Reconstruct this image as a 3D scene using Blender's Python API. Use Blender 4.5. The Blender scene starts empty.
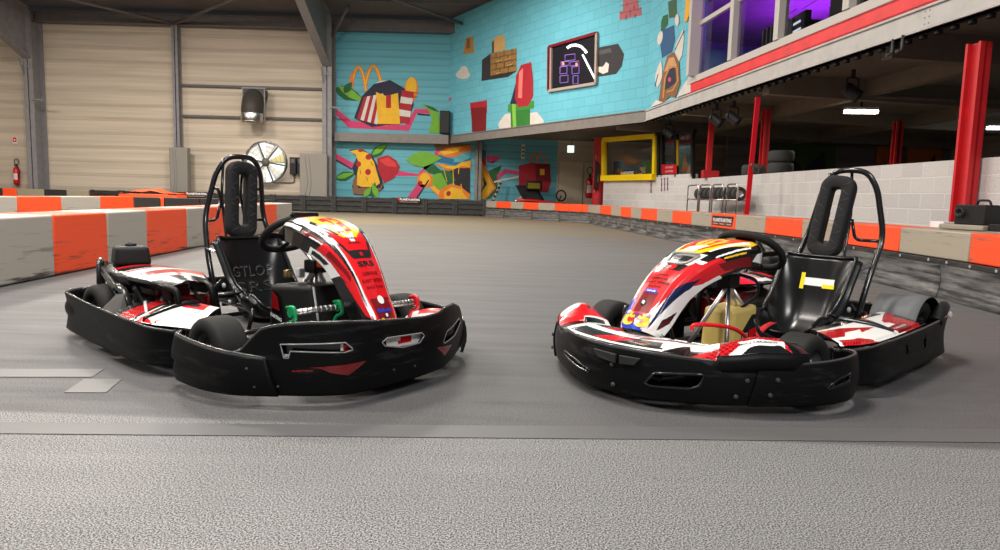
import bpy, bmesh, math, random
from mathutils import Vector, Matrix
random.seed(7)
PI = math.pi
SC = bpy.context.scene
COL = SC.collection

# ------------------------------------------------------------------ camera
FOC = 700.0
pit = math.atan(79 / 700); rol = math.radians(1.55)
CAM = Vector((0, 0, .9))
cF = Vector((0, math.cos(pit), -math.sin(pit)))
u0 = Vector((0, math.sin(pit), math.cos(pit)))
cR = Vector((math.cos(rol), 0, 0)) + u0 * math.sin(rol)
cU = Vector((-math.sin(rol), 0, 0)) + u0 * math.cos(rol)
cd = bpy.data.cameras.new('camera'); cam = bpy.data.objects.new('camera', cd); COL.objects.link(cam)
cd.sensor_width = 36; cd.sensor_fit = 'HORIZONTAL'; cd.lens = 36 * FOC / 1000
cd.clip_start = .05; cd.clip_end = 200
M3 = Matrix((cR, cU, -cF)).transposed()
cam.matrix_world = Matrix.Translation(CAM) @ M3.to_4x4()
SC.camera = cam

def ray(x, y): return cF + cR * ((x - 500) / FOC) - cU * ((y - 275) / FOC)
class Plane:                                    # a vertical wall of the place; at() says where on it a surveyed point lies
    def __init__(s, a, b):
        s.a = Vector((a[0], a[1], 0)); s.t = (Vector((b[0], b[1], 0)) - s.a).normalized()
        s.n = Vector((s.t.y, -s.t.x, 0))        # towards the hall
    def at(s, x, y, off=0.0):
        d = ray(x, y); p = s.a + s.n * off
        return CAM + d * ((p - CAM).dot(s.n) / d.dot(s.n))
    def p(s, u, z, off=0.0): return s.a + s.t * u + s.n * off + Vector((0, 0, z))
    def u(s, x, y=200): return (s.at(x, y) - s.a).dot(s.t)
def ground(x, y, z=0.0):
    d = ray(x, y); return CAM + d * ((z - CAM.z) / d.z)

# ------------------------------------------------------------------ materials
def srgb(r, g, b):
    f = lambda c: (c / 12.92 if c <= .04045 else ((c + .055) / 1.055) ** 2.4)
    return (f(r / 255), f(g / 255), f(b / 255))
MATS = {}
def new_mat(name):
    m = bpy.data.materials.new(name); m.use_nodes = True; MATS[name] = m
    nt = m.node_tree; b = nt.nodes['Principled BSDF']
    return m, nt, b
def N(nt, typ, **kw):
    n = nt.nodes.new(typ)
    for k, v in kw.items():
        if k in n.inputs: n.inputs[k].default_value = v
        else: setattr(n, k, v)
    return n
def attr_mat(name, rough, metal=0, coat=0, bump=0, bscale=60, vary=0, spec=.5):
    m, nt, b = new_mat(name)
    a = N(nt, 'ShaderNodeVertexColor', layer_name='Col')
    b.inputs['Roughness'].default_value = rough; b.inputs['Metallic'].default_value = metal
    b.inputs['Coat Weight'].default_value = coat; b.inputs['Coat Roughness'].default_value = .08
    b.inputs['Specular IOR Level'].default_value = spec
    out = a.outputs['Color']
    tc = N(nt, 'ShaderNodeTexCoord')
    if vary:
        no = N(nt, 'ShaderNodeTexNoise', Scale=4.0, Detail=6.0); nt.links.new(tc.outputs['Object'], no.inputs['Vector'])
        mr = N(nt, 'ShaderNodeMapRange'); mr.inputs[1].default_value = .3; mr.inputs[2].default_value = .7
        mr.inputs[3].default_value = 1 - vary; mr.inputs[4].default_value = 1 + vary * .4
        nt.links.new(no.outputs['Fac'], mr.inputs[0])
        vm = N(nt, 'ShaderNodeVectorMath', operation='SCALE'); nt.links.new(out, vm.inputs[0]); nt.links.new(mr.outputs[0], vm.inputs['Scale'])
        out = vm.outputs[0]
    nt.links.new(out, b.inputs['Base Color'])
    if bump:
        n2 = N(nt, 'ShaderNodeTexNoise', Scale=float(bscale), Detail=4.0); nt.links.new(tc.outputs['Object'], n2.inputs['Vector'])
        bp = N(nt, 'ShaderNodeBump', Strength=bump, Distance=.01); nt.links.new(n2.outputs['Fac'], bp.inputs['Height'])
        nt.links.new(bp.outputs[0], b.inputs['Normal'])
    return m
attr_mat('gloss', .22, coat=.4)
attr_mat('plastic', .45, spec=.16)
attr_mat('matte', .8, vary=.12)
attr_mat('paintwall', .75, vary=.1, bump=.05, bscale=30)
attr_mat('rubber', .72, bump=.1, bscale=90, spec=.2)
attr_mat('metal', .3, metal=1)
attr_mat('steel', .55, vary=.15, bump=.04)
attr_mat('tube', .25, coat=.3)
attr_mat('seatshell', .24, spec=.4)
attr_mat('translucent', .35)
MATS['translucent'].node_tree.nodes['Principled BSDF'].inputs['Subsurface Weight'].default_value = .25
MATS['translucent'].node_tree.nodes['Principled BSDF'].inputs['Subsurface Radius'].default_value = (.05, .04, .02)

def scuff_mat(name, base, scuff, sx=(1, 1, 1), thr=.58, rough=.45, scale=6.0, soft=.12, use_attr=False, low_only=None, bump=.15, spec=.5):
    """plastic or rubber with worn streaks; streaks stretched along the object's own axes"""
    m, nt, b = new_mat(name)
    tc = N(nt, 'ShaderNodeTexCoord'); mp = N(nt, 'ShaderNodeMapping'); mp.inputs['Scale'].default_value = sx
    nt.links.new(tc.outputs['Object'], mp.inputs['Vector'])
    no = N(nt, 'ShaderNodeTexNoise', Scale=scale, Detail=8.0, Roughness=.65); nt.links.new(mp.outputs[0], no.inputs['Vector'])
    mr = N(nt, 'ShaderNodeMapRange'); mr.inputs[1].default_value = thr; mr.inputs[2].default_value = thr + soft
    nt.links.new(no.outputs['Fac'], mr.inputs[0]); fac = mr.outputs[0]
    if low_only:
        sp = N(nt, 'ShaderNodeSeparateXYZ'); nt.links.new(tc.outputs['Object'], sp.inputs[0])
        m2 = N(nt, 'ShaderNodeMapRange'); m2.inputs[1].default_value = low_only[1]; m2.inputs[2].default_value = low_only[0]
        nt.links.new(sp.outputs['Z'], m2.inputs[0])
        mm = N(nt, 'ShaderNodeMath', operation='MULTIPLY'); nt.links.new(fac, mm.inputs[0]); nt.links.new(m2.outputs[0], mm.inputs[1]); fac = mm.outputs[0]
    mx = N(nt, 'ShaderNodeMix', data_type='RGBA'); nt.links.new(fac, mx.inputs['Factor'])
    if use_attr:
        a = N(nt, 'ShaderNodeVertexColor', layer_name='Col'); nt.links.new(a.outputs['Color'], mx.inputs[6])
    else: mx.inputs[6].default_value = (*base, 1)
    mx.inputs[7].default_value = (*scuff, 1)
    nt.links.new(mx.outputs[2], b.inputs['Base Color']); b.inputs['Roughness'].default_value = rough; b.inputs['Specular IOR Level'].default_value = spec
    bp = N(nt, 'ShaderNodeBump', Strength=bump, Distance=.01); nt.links.new(no.outputs['Fac'], bp.inputs['Height']); nt.links.new(bp.outputs[0], b.inputs['Normal'])
    return m
scuff_mat('bumper', (.012, .012, .013), (.035, .033, .033), (1.5, 1.5, 9), .55, .46, 3.0, .25, use_attr=True, spec=.14)
scuff_mat('block', (0, 0, 0), (.05, .04, .036), (.45, .45, 6), .525, .5, 3.0, .10, use_attr=True, low_only=(.05, .5), bump=.05)
scuff_mat('blocktop', (0, 0, 0), (.13, .12, .11), (.4, .4, 5), .55, .5, 3.0, .12, use_attr=True, bump=.05)
scuff_mat('belt', (.02, .02, .021), (.30, .29, .285), (.35, .35, 5), .40, .55, 3.2, .32, bump=.5)
scuff_mat('board', (.016, .016, .016), (.07, .065, .06), (.6, .6, 6), .5, .5, 3.0, .2)

def wall_mat(name, c1, period, depth=.4, dirt=.15):
    """horizontal ribbed cladding: bump profile + a little dirt"""
    m, nt, b = new_mat(name)
    tc = N(nt, 'ShaderNodeTexCoord'); sp = N(nt, 'ShaderNodeSeparateXYZ'); nt.links.new(tc.outputs['Object'], sp.inputs[0])
    wv = N(nt, 'ShaderNodeMath', operation='MULTIPLY'); wv.inputs[1].default_value = 2 * PI / period; nt.links.new(sp.outputs['Z'], wv.inputs[0])
    sn = N(nt, 'ShaderNodeMath', operation='SINE'); nt.links.new(wv.outputs[0], sn.inputs[0])
    cl = N(nt, 'ShaderNodeMapRange'); cl.inputs[1].default_value = .55; cl.inputs[2].default_value = .85; nt.links.new(sn.outputs[0], cl.inputs[0])
    bp = N(nt, 'ShaderNodeBump', Strength=depth, Distance=.06); nt.links.new(cl.outputs[0], bp.inputs['Height'])
    mp = N(nt, 'ShaderNodeMapping'); mp.inputs['Scale'].default_value = (.08, .08, 2.2); nt.links.new(tc.outputs['Object'], mp.inputs['Vector'])
    no = N(nt, 'ShaderNodeTexNoise', Scale=3.0, Detail=6.0); nt.links.new(mp.outputs[0], no.inputs['Vector'])
    mr = N(nt, 'ShaderNodeMapRange'); mr.inputs[1].default_value = .3; mr.inputs[2].default_value = .7; mr.inputs[3].default_value = 1 - dirt; mr.inputs[4].default_value = 1.05
    nt.links.new(no.outputs['Fac'], mr.inputs[0])
    g = N(nt, 'ShaderNodeMapRange'); g.inputs[3].default_value = 1; g.inputs[4].default_value = .86; nt.links.new(cl.outputs[0], g.inputs[0])
    mu = N(nt, 'ShaderNodeMath', operation='MULTIPLY'); nt.links.new(mr.outputs[0], mu.inputs[0]); nt.links.new(g.outputs[0], mu.inputs[1])
    vm = N(nt, 'ShaderNodeVectorMath', operation='SCALE'); vm.inputs[0].default_value = c1; nt.links.new(mu.outputs[0], vm.inputs['Scale'])
    nt.links.new(vm.outputs[0], b.inputs['Base Color']); nt.links.new(bp.outputs[0], b.inputs['Normal']); b.inputs['Roughness'].default_value = .6
    return m
wall_mat('cladding', srgb(196, 182, 164), .62, .3, .2)
wall_mat('mural_clad', srgb(92, 168, 184), .31, .25, .12)
wall_mat('roofsheet', srgb(112, 104, 102), .5, .6, .15)

def brick_mat(name, c, mortar, bw, bh, bump=.35, grain=0.0, msize=.012, vary=.06):
    m, nt, b = new_mat(name)
    tc = N(nt, 'ShaderNodeTexCoord')
    br = N(nt, 'ShaderNodeTexBrick', Scale=1.0); br.inputs['Brick Width'].default_value = bw; br.inputs['Row Height'].default_value = bh
    br.inputs['Mortar Size'].default_value = msize; br.inputs['Mortar Smooth'].default_value = .3
    br.inputs['Color1'].default_value = (*[k * (1 - vary) for k in c], 1); br.inputs['Color2'].default_value = (*[min(1, k * (1 + vary)) for k in c], 1); br.inputs['Mortar'].default_value = (*mortar, 1)
    nt.links.new(tc.outputs['UV'], br.inputs['Vector'])
    no = N(nt, 'ShaderNodeTexNoise', Scale=70.0, Detail=3.0); nt.links.new(tc.outputs['UV'], no.inputs['Vector'])
    out = br.outputs['Color']
    if grain:
        mr = N(nt, 'ShaderNodeMapRange'); mr.inputs[1].default_value = .3; mr.inputs[2].default_value = .7; mr.inputs[3].default_value = 1 - grain; mr.inputs[4].default_value = 1 + grain * .6
        nt.links.new(no.outputs['Fac'], mr.inputs[0])
        vm = N(nt, 'ShaderNodeVectorMath', operation='SCALE'); nt.links.new(out, vm.inputs[0]); nt.links.new(mr.outputs[0], vm.inputs['Scale']); out = vm.outputs[0]
    nt.links.new(out, b.inputs['Base Color']); b.inputs['Roughness'].default_value = .85
    ad = N(nt, 'ShaderNodeMath', operation='MULTIPLY_ADD'); ad.inputs[1].default_value = -1; nt.links.new(br.outputs['Fac'], ad.inputs[0]); nt.links.new(no.outputs['Fac'], ad.inputs[2])
    bp = N(nt, 'ShaderNodeBump', Strength=bump, Distance=.015); nt.links.new(ad.outputs[0], bp.inputs['Height']); nt.links.new(bp.outputs[0], b.inputs['Normal'])
    return m
brick_mat('blockwall', srgb(200, 198, 196), srgb(214, 212, 210), .5, .22, .4, .3, .012)
brick_mat('mural_wall', srgb(104, 184, 202), srgb(88, 164, 182), .62, .3, .3, .06, .012, .05)

def floor_mat():
    m, nt, b = new_mat('track_floor'); L = nt.links.new
    tc = N(nt, 'ShaderNodeTexCoord'); sp = N(nt, 'ShaderNodeSeparateXYZ'); L(tc.outputs['Object'], sp.inputs[0])
    def noise(scale, det=4.0, rough=.6, sx=None):
        n = N(nt, 'ShaderNodeTexNoise', Scale=float(scale), Detail=det, Roughness=rough)
        if sx:
            mp = N(nt, 'ShaderNodeMapping'); mp.inputs['Scale'].default_value = sx; mp.inputs['Rotation'].default_value = (0, 0, .12); L(tc.outputs['Object'], mp.inputs['Vector']); L(mp.outputs[0], n.inputs['Vector'])
        else: L(tc.outputs['Object'], n.inputs['Vector'])
        return n.outputs['Fac']
    def rng(src, a, b_, c, d):
        mr = N(nt, 'ShaderNodeMapRange'); mr.inputs[1].default_value = a; mr.inputs[2].default_value = b_; mr.inputs[3].default_value = c; mr.inputs[4].default_value = d; L(src, mr.inputs[0]); return mr.outputs[0]
    def mix(f, a, c):
        x = N(nt, 'ShaderNodeMix', data_type='RGBA')
        L(f, x.inputs['Factor'])
        for s, k in ((a, 6), (c, 7)):
            if isinstance(s, tuple): x.inputs[k].default_value = (*s, 1)
            else: L(s, x.inputs[k])
        return x.outputs[2]
    fine = noise(150, 3.0, .7); coarse = noise(185, 2.0, .8)
    sp1 = mix(rng(coarse, .43, .58, 0, 1), srgb(24, 24, 25), srgb(150, 150, 150))     # bare speckled slab nearest the camera
    sp2 = mix(rng(fine, .36, .66, 0, 1), srgb(48, 48, 50), srgb(108, 107, 108))       # rubbered racing surface
    streak = noise(3.0, 6.0, .6, (.25, 2.2, 1))
    sp2 = mix(rng(streak, .5, .75, 0, .2), sp2, srgb(44, 44, 46))
    sp2 = mix(rng(sp.outputs['Y'], 3.6, 11, 0, .75), sp2, srgb(122, 120, 118))       # paler grey towards the far end
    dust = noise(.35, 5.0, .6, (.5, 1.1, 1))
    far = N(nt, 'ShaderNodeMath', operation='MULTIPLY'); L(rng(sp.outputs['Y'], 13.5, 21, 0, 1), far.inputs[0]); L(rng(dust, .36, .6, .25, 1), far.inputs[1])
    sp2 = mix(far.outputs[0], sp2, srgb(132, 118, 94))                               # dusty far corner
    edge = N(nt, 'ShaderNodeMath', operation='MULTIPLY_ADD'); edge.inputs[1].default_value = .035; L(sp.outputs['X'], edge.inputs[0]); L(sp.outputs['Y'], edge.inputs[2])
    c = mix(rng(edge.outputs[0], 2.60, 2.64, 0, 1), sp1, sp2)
    L(c, b.inputs['Base Color'])
    L(rng(streak, .3, .7, .5, .7), b.inputs['Roughness'])
    b.inputs['Specular IOR Level'].default_value = .35
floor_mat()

def flat_mat(name, c, rough=.6, emit=0, ecol=None):
    m, nt, b = new_mat(name); b.inputs['Base Color'].default_value = (*c, 1); b.inputs['Roughness'].default_value = rough
    if emit: b.inputs['Emission Color'].default_value = (*(ecol or c), 1); b.inputs['Emission Strength'].default_value = emit
    return m
flat_mat('lamp_tube', (1, 1, 1), .5, 9, (1, .9, .72)); flat_mat('lamp_cool', (1, 1, 1), .5, 7, (.85, .93, 1))
flat_mat('exit_glow', (.8, .9, .8), .5, 1.0, (.75, .95, .8)); flat_mat('neon_white', (.9, .9, .9), .5, 1.1, (1, 1, .97)); flat_mat('neon_purple', (.2, .1, .4), .5, .55, (.32, .18, .75)); flat_mat('neon_orange', (.6, .2, .1), .5, .8, (1, .25, .05))
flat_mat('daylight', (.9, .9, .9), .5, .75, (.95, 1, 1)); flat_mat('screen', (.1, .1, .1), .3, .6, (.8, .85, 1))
def glass_mat():
    m, nt, b = new_mat('glass')
    nt.nodes.remove(b); out = nt.nodes['Material Output']
    t = N(nt, 'ShaderNodeBsdfTransparent'); g = N(nt, 'ShaderNodeBsdfGlossy', Roughness=.02); x = N(nt, 'ShaderNodeMixShader')
    t.inputs['Color'].default_value = (.93, .95, .95, 1); fr = N(nt, 'ShaderNodeFresnel', IOR=1.45)
    nt.links.new(fr.outputs[0], x.inputs[0]); nt.links.new(t.outputs[0], x.inputs[1]); nt.links.new(g.outputs[0], x.inputs[2]); nt.links.new(x.outputs[0], out.inputs['Surface'])
glass_mat()

# palette (linear)
BLK = (.004, .004, .0043); DK = (.018, .018, .019); RED = srgb(214, 24, 32); DRED = srgb(120, 12, 18); WHT = srgb(236, 236, 234); YEL = srgb(250, 190, 20)
ORG = srgb(250, 84, 30); GRY = srgb(168, 162, 152); TAN = srgb(160, 150, 130); GREEN = srgb(20, 130, 75); BLUE = srgb(30, 60, 190); NAVY = srgb(14, 22, 70)
CHR = (.75, .75, .76); STEEL = srgb(104, 100, 100); COLRED = srgb(200, 26, 34)

# ------------------------------------------------------------------ mesh builder
class MB:
    def __init__(s):
        s.bm = bmesh.new(); s.cl = s.bm.loops.layers.float_color.new('Col'); s.uv = s.bm.loops.layers.uv.new('UVMap'); s.mats = []
    def mi(s, mat):
        if mat not in s.mats: s.mats.append(mat)
        return s.mats.index(mat)
    def face(s, vs, col, mat, smooth=False):
        try: f = s.bm.faces.new(vs)
        except ValueError: return None
        f.material_index = s.mi(mat); f.smooth = smooth
        for l in f.loops: l[s.cl] = (*col, 1)
        return f
    def v(s, p): return s.bm.verts.new(p)
    def poly(s, pts, col, mat): return s.face([s.v(p) for p in pts], col, mat)
    def hexa(s, c, col, mat, bev=0, seg=2, smooth=None):      # c: 8 corners, bottom ring then top ring
        vs = [s.v(p) for p in c]; fs = []
        for q in ((3, 2, 1, 0), (4, 5, 6, 7), (0, 1, 5, 4), (1, 2, 6, 5), (2, 3, 7, 6), (3, 0, 4, 7)):
            fs.append(s.face([vs[i] for i in q], col, mat))
        if bev:
            es = list({e for f in fs for e in f.edges})
            r = bmesh.ops.bevel(s.bm, geom=es, offset=bev, segments=seg, profile=.6, affect='EDGES')
            for f in r['faces']:
                f.material_index = s.mi(mat); f.smooth = True
                for l in f.loops: l[s.cl] = (*col, 1)
            for f in {f for v in r['verts'] for f in v.link_faces}:
                for l in f.loops: l[s.cl] = (*col, 1)
        return vs
    def box(s, lo, hi, col, mat, bev=0, M=None, seg=2):
        c = [Vector((x, y, z)) for z in (lo[2], hi[2]) for x, y in ((lo[0], lo[1]), (hi[0], lo[1]), (hi[0], hi[1]), (lo[0], hi[1]))]
        if M: c = [M @ p for p in c]
        return s.hexa(c, col, mat, bev, seg)
    def bar(s, a, b, w, h, col, mat, up=Vector((0, 0, 1)), bev=0):   # rectangular bar a to b
        a = Vector(a); b = Vector(b); d = (b - a).normalized(); x = d.cross(up)
        if x.length < 1e-4: x = d.cross(Vector((1, 0, 0)))
        x.normalize(); y = x.cross(d)
        o = [x * (-w / 2) + y * (-h / 2), x * (w / 2) + y * (-h / 2), x * (w / 2) + y * (h / 2), x * (-w / 2) + y * (h / 2)]
        return s.hexa([a + k for k in o] + [b + k for k in o], col, mat, bev)
    def tube(s, path, r, col, mat, n=10, closed=False, rs=None, cap=True, sy=1.0):
        P = [Vector(p) for p in path]; m = len(P); rings = []; T = []
        for i in range(m):
            if closed: t = P[(i + 1) % m] - P[i - 1]
            else: t = P[min(i + 1, m - 1)] - P[max(i - 1, 0)]
            T.append(t.normalized() if t.length > 1e-9 else Vector((0, 0, 1)))
        nx = T[0].cross(Vector((0, 0, 1)))
        if nx.length < .05: nx = T[0].cross(Vector((1, 0, 0)))
        nx.normalize()
        for i in range(m):
            nx = nx - T[i] * nx.dot(T[i]); nx.normalize(); ny = T[i].cross(nx); rr = rs[i] if rs else r
            rings.append([s.v(P[i] + nx * (rr * math.cos(2 * PI * k / n)) + ny * (rr * sy * math.sin(2 * PI * k / n))) for k in range(n)])
        for i in range(m if closed else m - 1):
            A, B = rings[i], rings[(i + 1) % m]
            for k in range(n): s.face([A[k], A[(k + 1) % n], B[(k + 1) % n], B[k]], col, mat, True)
        if not closed and cap:
            s.face(rings[0][::-1], col, mat); s.face(rings[-1], col, mat)
    def lathe(s, prof, org, axis, mat, n=28, cols=None, col=BLK, smooth=True):   # prof: (r, h) list along axis
        ax = Vector(axis).normalized(); x = ax.cross(Vector((0, 0, 1)))
        if x.length < .05: x = Vector((1, 0, 0))
        x.normalize(); y = ax.cross(x); org = Vector(org); rings = []
        for r, h in prof: rings.append([s.v(org + ax * h + x * (r * math.cos(2 * PI * k / n)) + y * (r * math.sin(2 * PI * k / n))) for k in range(n)] if r > 1e-6 else [s.v(org + ax * h)])
        for i in range(len(prof) - 1):
            A, B = rings[i], rings[i + 1]; c = cols[i] if cols else col
            for k in range(n):
                k2 = (k + 1) % n
                if len(A) == 1 and len(B) == 1: continue
                if len(A) == 1: s.face([A[0], B[k2], B[k]], c, mat, smooth)
                elif len(B) == 1: s.face([A[k], A[k2], B[0]], c, mat, smooth)
                else: s.face([A[k], A[k2], B[k2], B[k]], c, mat, smooth)
    def grid(s, fn, us, vs, paint, mat, thick=0, back=None, smooth=True, skip=None, backmat=None, rim=True):
        """surface fn(u,v); paint(u,v) gives each cell its printed colour; thick adds a back sheet"""
        G = [[fn(u, v) for v in vs] for u in us]; nu, nv = len(us), len(vs)
        V = [[s.v(G[i][j]) for j in range(nv)] for i in range(nu)]
        def nrm(i, j):
            a = G[min(i + 1, nu - 1)][j] - G[max(i - 1, 0)][j]; b = G[i][min(j + 1, nv - 1)] - G[i][max(j - 1, 0)]
            k = a.cross(b); return k.normalized() if k.length > 1e-12 else Vector((0, 0, 1))
        B = [[s.v(G[i][j] - nrm(i, j) * thick) for j in range(nv)] for i in range(nu)] if thick else None
        bc = back or BLK; bmt = backmat or mat
        for i in range(nu - 1):
            for j in range(nv - 1):
                um, vm = (us[i] + us[i + 1]) / 2, (vs[j] + vs[j + 1]) / 2
                if skip and skip(um, vm): continue
                c = paint(um, vm) if callable(paint) else paint
                s.face([V[i][j], V[i + 1][j], V[i + 1][j + 1], V[i][j + 1]], c, mat, smooth)
                if B: s.face([B[i][j + 1], B[i + 1][j + 1], B[i + 1][j], B[i][j]], bc, bmt, smooth)
        if B and rim:
            for i in range(nu - 1):
                s.face([V[i][0], B[i][0], B[i + 1][0], V[i + 1][0]], bc, bmt); s.face([V[i + 1][-1], B[i + 1][-1], B[i][-1], V[i][-1]], bc, bmt)
            for j in range(nv - 1):
                s.face([V[0][j + 1], B[0][j + 1], B[0][j], V[0][j]], bc, bmt); s.face([V[-1][j], B[-1][j], B[-1][j + 1], V[-1][j + 1]], bc, bmt)
    def text(s, txt, fn, col, mat, bold=.0):
        """lettering printed on a surface; fn maps (tx, ty), cap height 1, centred, to a point"""
        vs, fs = text_mesh(txt, bold)
        V = [s.v(fn(x, y)) for x, y in vs]
        for f in fs: s.face([V[i] for i in f], col, mat)
    def build(s, name, parent=None, uvplane=None):
        me = bpy.data.meshes.new(name)
        bmesh.ops.remove_doubles(s.bm, verts=[v for v in s.bm.verts if not v.link_faces], dist=0) if False else None
        loose = [v for v in s.bm.verts if not v.link_faces]
        if loose: bmesh.ops.delete(s.bm, geom=loose, context='VERTS')
        if uvplane:
            t, a = uvplane
            for f in s.bm.faces:
                for l in f.loops: l[s.uv].uv = ((l.vert.co - a).dot(t), l.vert.co.z)
        s.bm.to_mesh(me); s.bm.free()
        for m in s.mats: me.materials.append(MATS[m])
        ob = bpy.data.objects.new(name, me); COL.objects.link(ob)
        if parent: ob.parent = parent
        return ob
_TX = {}
def text_mesh(txt, bold=0.0):
    k = (txt, bold)
    if k in _TX: return _TX[k]
    cu = bpy.data.curves.new('lettering', 'FONT'); cu.body = txt; cu.size = 1; cu.offset = bold; cu.resolution_u = 2
    ob = bpy.data.objects.new('lettering', cu); COL.objects.link(ob); dg = bpy.context.evaluated_depsgraph_get(); dg.update()
    me = bpy.data.meshes.new_from_object(ob.evaluated_get(dg))
    vs = [(v.co.x, v.co.y) for v in me.vertices]; fs = [tuple(p.vertices) for p in me.polygons]
    bpy.data.objects.remove(ob); bpy.data.curves.remove(cu); bpy.data.meshes.remove(me)
    x0 = min(v[0] for v in vs); x1 = max(v[0] for v in vs); y0 = min(v[1] for v in vs); y1 = max(v[1] for v in vs); h = y1 - y0
    _TX[k] = ([((x - (x0 + x1) / 2) / h, (y - (y0 + y1) / 2) / h) for x, y in vs], fs)
    return _TX[k]
def text_aspect(txt, bold=0.0):
    vs, _ = text_mesh(txt, bold); return max(v[0] for v in vs) * 2

def tag(o, label=None, cat=None, group=None, kind=None):
    if label: o['label'] = label
    if cat: o['category'] = cat
    if group: o['group'] = group
    if kind: o['kind'] = kind
    return o
def structure(o): o['kind'] = 'structure'; return o
def empty(name, loc=(0, 0, 0), rz=0):
    o = bpy.data.objects.new(name, None); COL.objects.link(o); o.location = loc; o.rotation_euler = (0, 0, rz); o.empty_display_size = .2
    return o
def lerp(a, b, t): return a + (b - a) * t
def interp(x, xs, ys):
    if x <= xs[0]: return ys[0]
    for i in range(len(xs) - 1):
        if x <= xs[i + 1]: return lerp(ys[i], ys[i + 1], (x - xs[i]) / (xs[i + 1] - xs[i]))
    return ys[-1]
def lin(a, b, n): return [a + (b - a) * i / (n - 1) for i in range(n)]
def smooth_path(pts, n=8, closed=False):      # Catmull-Rom through points
    P = [Vector(p) for p in pts]; out = []; m = len(P)
    for i in range(m if closed else m - 1):
        p1, p2 = P[i], P[(i + 1) % m]; p0 = P[i - 1] if (closed or i > 0) else p1 * 2 - p2; p3 = P[(i + 2) % m] if (closed or i + 2 < m) else p2 * 2 - p1
        for k in range(n):
            t = k / n; out.append(.5 * ((2 * p1) + (p2 - p0) * t + (2 * p0 - 5 * p1 + 4 * p2 - p3) * t * t + (3 * p1 - p0 - 3 * p2 + p3) * t ** 3))
    if not closed: out.append(P[-1])
    return out
def fillet(pts, r, n=6):                       # polyline with rounded corners
    P = [Vector(p) for p in pts]; out = [P[0]]
    for i in range(1, len(P) - 1):
        a, b, c = P[i - 1], P[i], P[i + 1]; d1 = (a - b); d2 = (c - b); rr = min(r, d1.length * .48, d2.length * .48)
        s, e = b + d1.normalized() * rr, b + d2.normalized() * rr
        for k in range(n + 1):
            t = k / n; out.append(s * (1 - t) ** 2 + b * (2 * t * (1 - t)) + e * t * t)
    out.append(P[-1]); return out
def inside(x, y, poly):
    c = False; j = len(poly) - 1
    for i in range(len(poly)):
        if ((poly[i][1] > y) != (poly[j][1] > y)) and (x < (poly[j][0] - poly[i][0]) * (y - poly[i][1]) / (poly[j][1] - poly[i][1]) + poly[i][0]): c = not c
        j = i
    return c
def painter(base, shapes):                     # shapes: (colour, polygon in the part's own u, v), later ones on top
    bx = [(c, p, min(a for a, _ in p), max(a for a, _ in p), min(b for _, b in p), max(b for _, b in p)) for c, p in shapes][::-1]
    def f(u, v):
        for col, pg, x0, x1, y0, y1 in bx:
            if x0 <= u <= x1 and y0 <= v <= y1 and inside(u, v, pg): return col
        return base
    return f
#PART2
# ------------------------------------------------------------------ karts
class Band:                                    # an upright plastic strip following a plan curve
    def __init__(s, pts, n=8):
        s.P = [Vector((p[0], p[1], 0)) for p in smooth_path([(a, b, 0) for a, b in pts], n)]
        s.S = [0.0]
        for i in range(1, len(s.P)): s.S.append(s.S[-1] + (s.P[i] - s.P[i - 1]).length)
        s.len = s.S[-1]
    def at(s, d):
        d = max(0, min(s.len, d))
        for i in range(len(s.S) - 1):
            if d <= s.S[i + 1]:
                k = (d - s.S[i]) / max(1e-9, s.S[i + 1] - s.S[i]); p = s.P[i].lerp(s.P[i + 1], k)
                a = s.P[max(i - 1, 0)]; b = s.P[min(i + 2, len(s.P) - 1)]
                return p, (b - a).normalized()
        return s.P[-1], (s.P[-1] - s.P[-2]).normalized()
    def pt(s, d, z, off=0.0, sgn=1):
        p, t = s.at(d); nrm = Vector((t.y, -t.x, 0)) * sgn     # outward
        return p + nrm * off + Vector((0, 0, z))
def strip_part(mb, band, s0, s1, ztop, zbot, holes=(), bulge=.012, thick=.016, col=BLK, mat='bumper', sgn=1, off=0.0, rim=BLK, bead=.0065, hr=.0065, dents=(), nz=15, slant=(0, 0), ds=.014):
    n = max(6, int((s1 - s0) / ds)); ss = lin(s0, s1, n); vv = lin(0, 1, nz)
    def dn(a, z):
        d = 0
        for (sc, zc, ws, wz, dep) in dents:
            q = ((a - sc) / ws) ** 2 + ((z - zc) / wz) ** 2
            if q < 1: d += dep * (1 - q) ** .7
        return d
    def sz(u, v):
        z0 = zbot(u) if callable(zbot) else zbot
        z = lerp(z0, ztop(u), v)
        k0 = max(0, 1 - (u - s0) / .1) * slant[0] * (1 - v) + max(0, 1 - (s1 - u) / .1) * slant[1] * (1 - v)
        return u + k0, z
    def fn(u, v):
        a, z = sz(u, v); return band.pt(a, z, off + bulge * math.sin(PI * v) - dn(a, z), sgn)
    def skip(u, v):
        a, z = sz(u, v); return any(inside(a, z, h) for h in holes)
    mb.grid(fn, ss, vv, col, mat, -thick if sgn < 0 else thick, BLK, skip=skip)
    mb.tube([band.pt(u, ztop(u), off - thick / 2, sgn) for u in ss], bead, (.05, .05, .05), 'tube', 8)  # paler bead: worn top edge with its highlight put into the colour
    for h in holes:
        q = []
        for i in range(len(h)):
            a, b = h[i], h[(i + 1) % len(h)]; m = max(2, int(abs(b[0] - a[0]) / .03))
            q += [(lerp(a[0], b[0], k / m), lerp(a[1], b[1], k / m)) for k in range(m)]
        mb.tube([band.pt(a, z, off + bulge * .8, sgn) for a, z in q], hr, rim, 'gloss', 6, closed=True)
def bolt(mb, p, n, r=.006, col=(.06, .06, .062)):
    mb.lathe([(r, -.004), (r, .003), (r * .7, .006), (0, .006)], p, n, 'plastic', 10, col=col)

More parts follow.
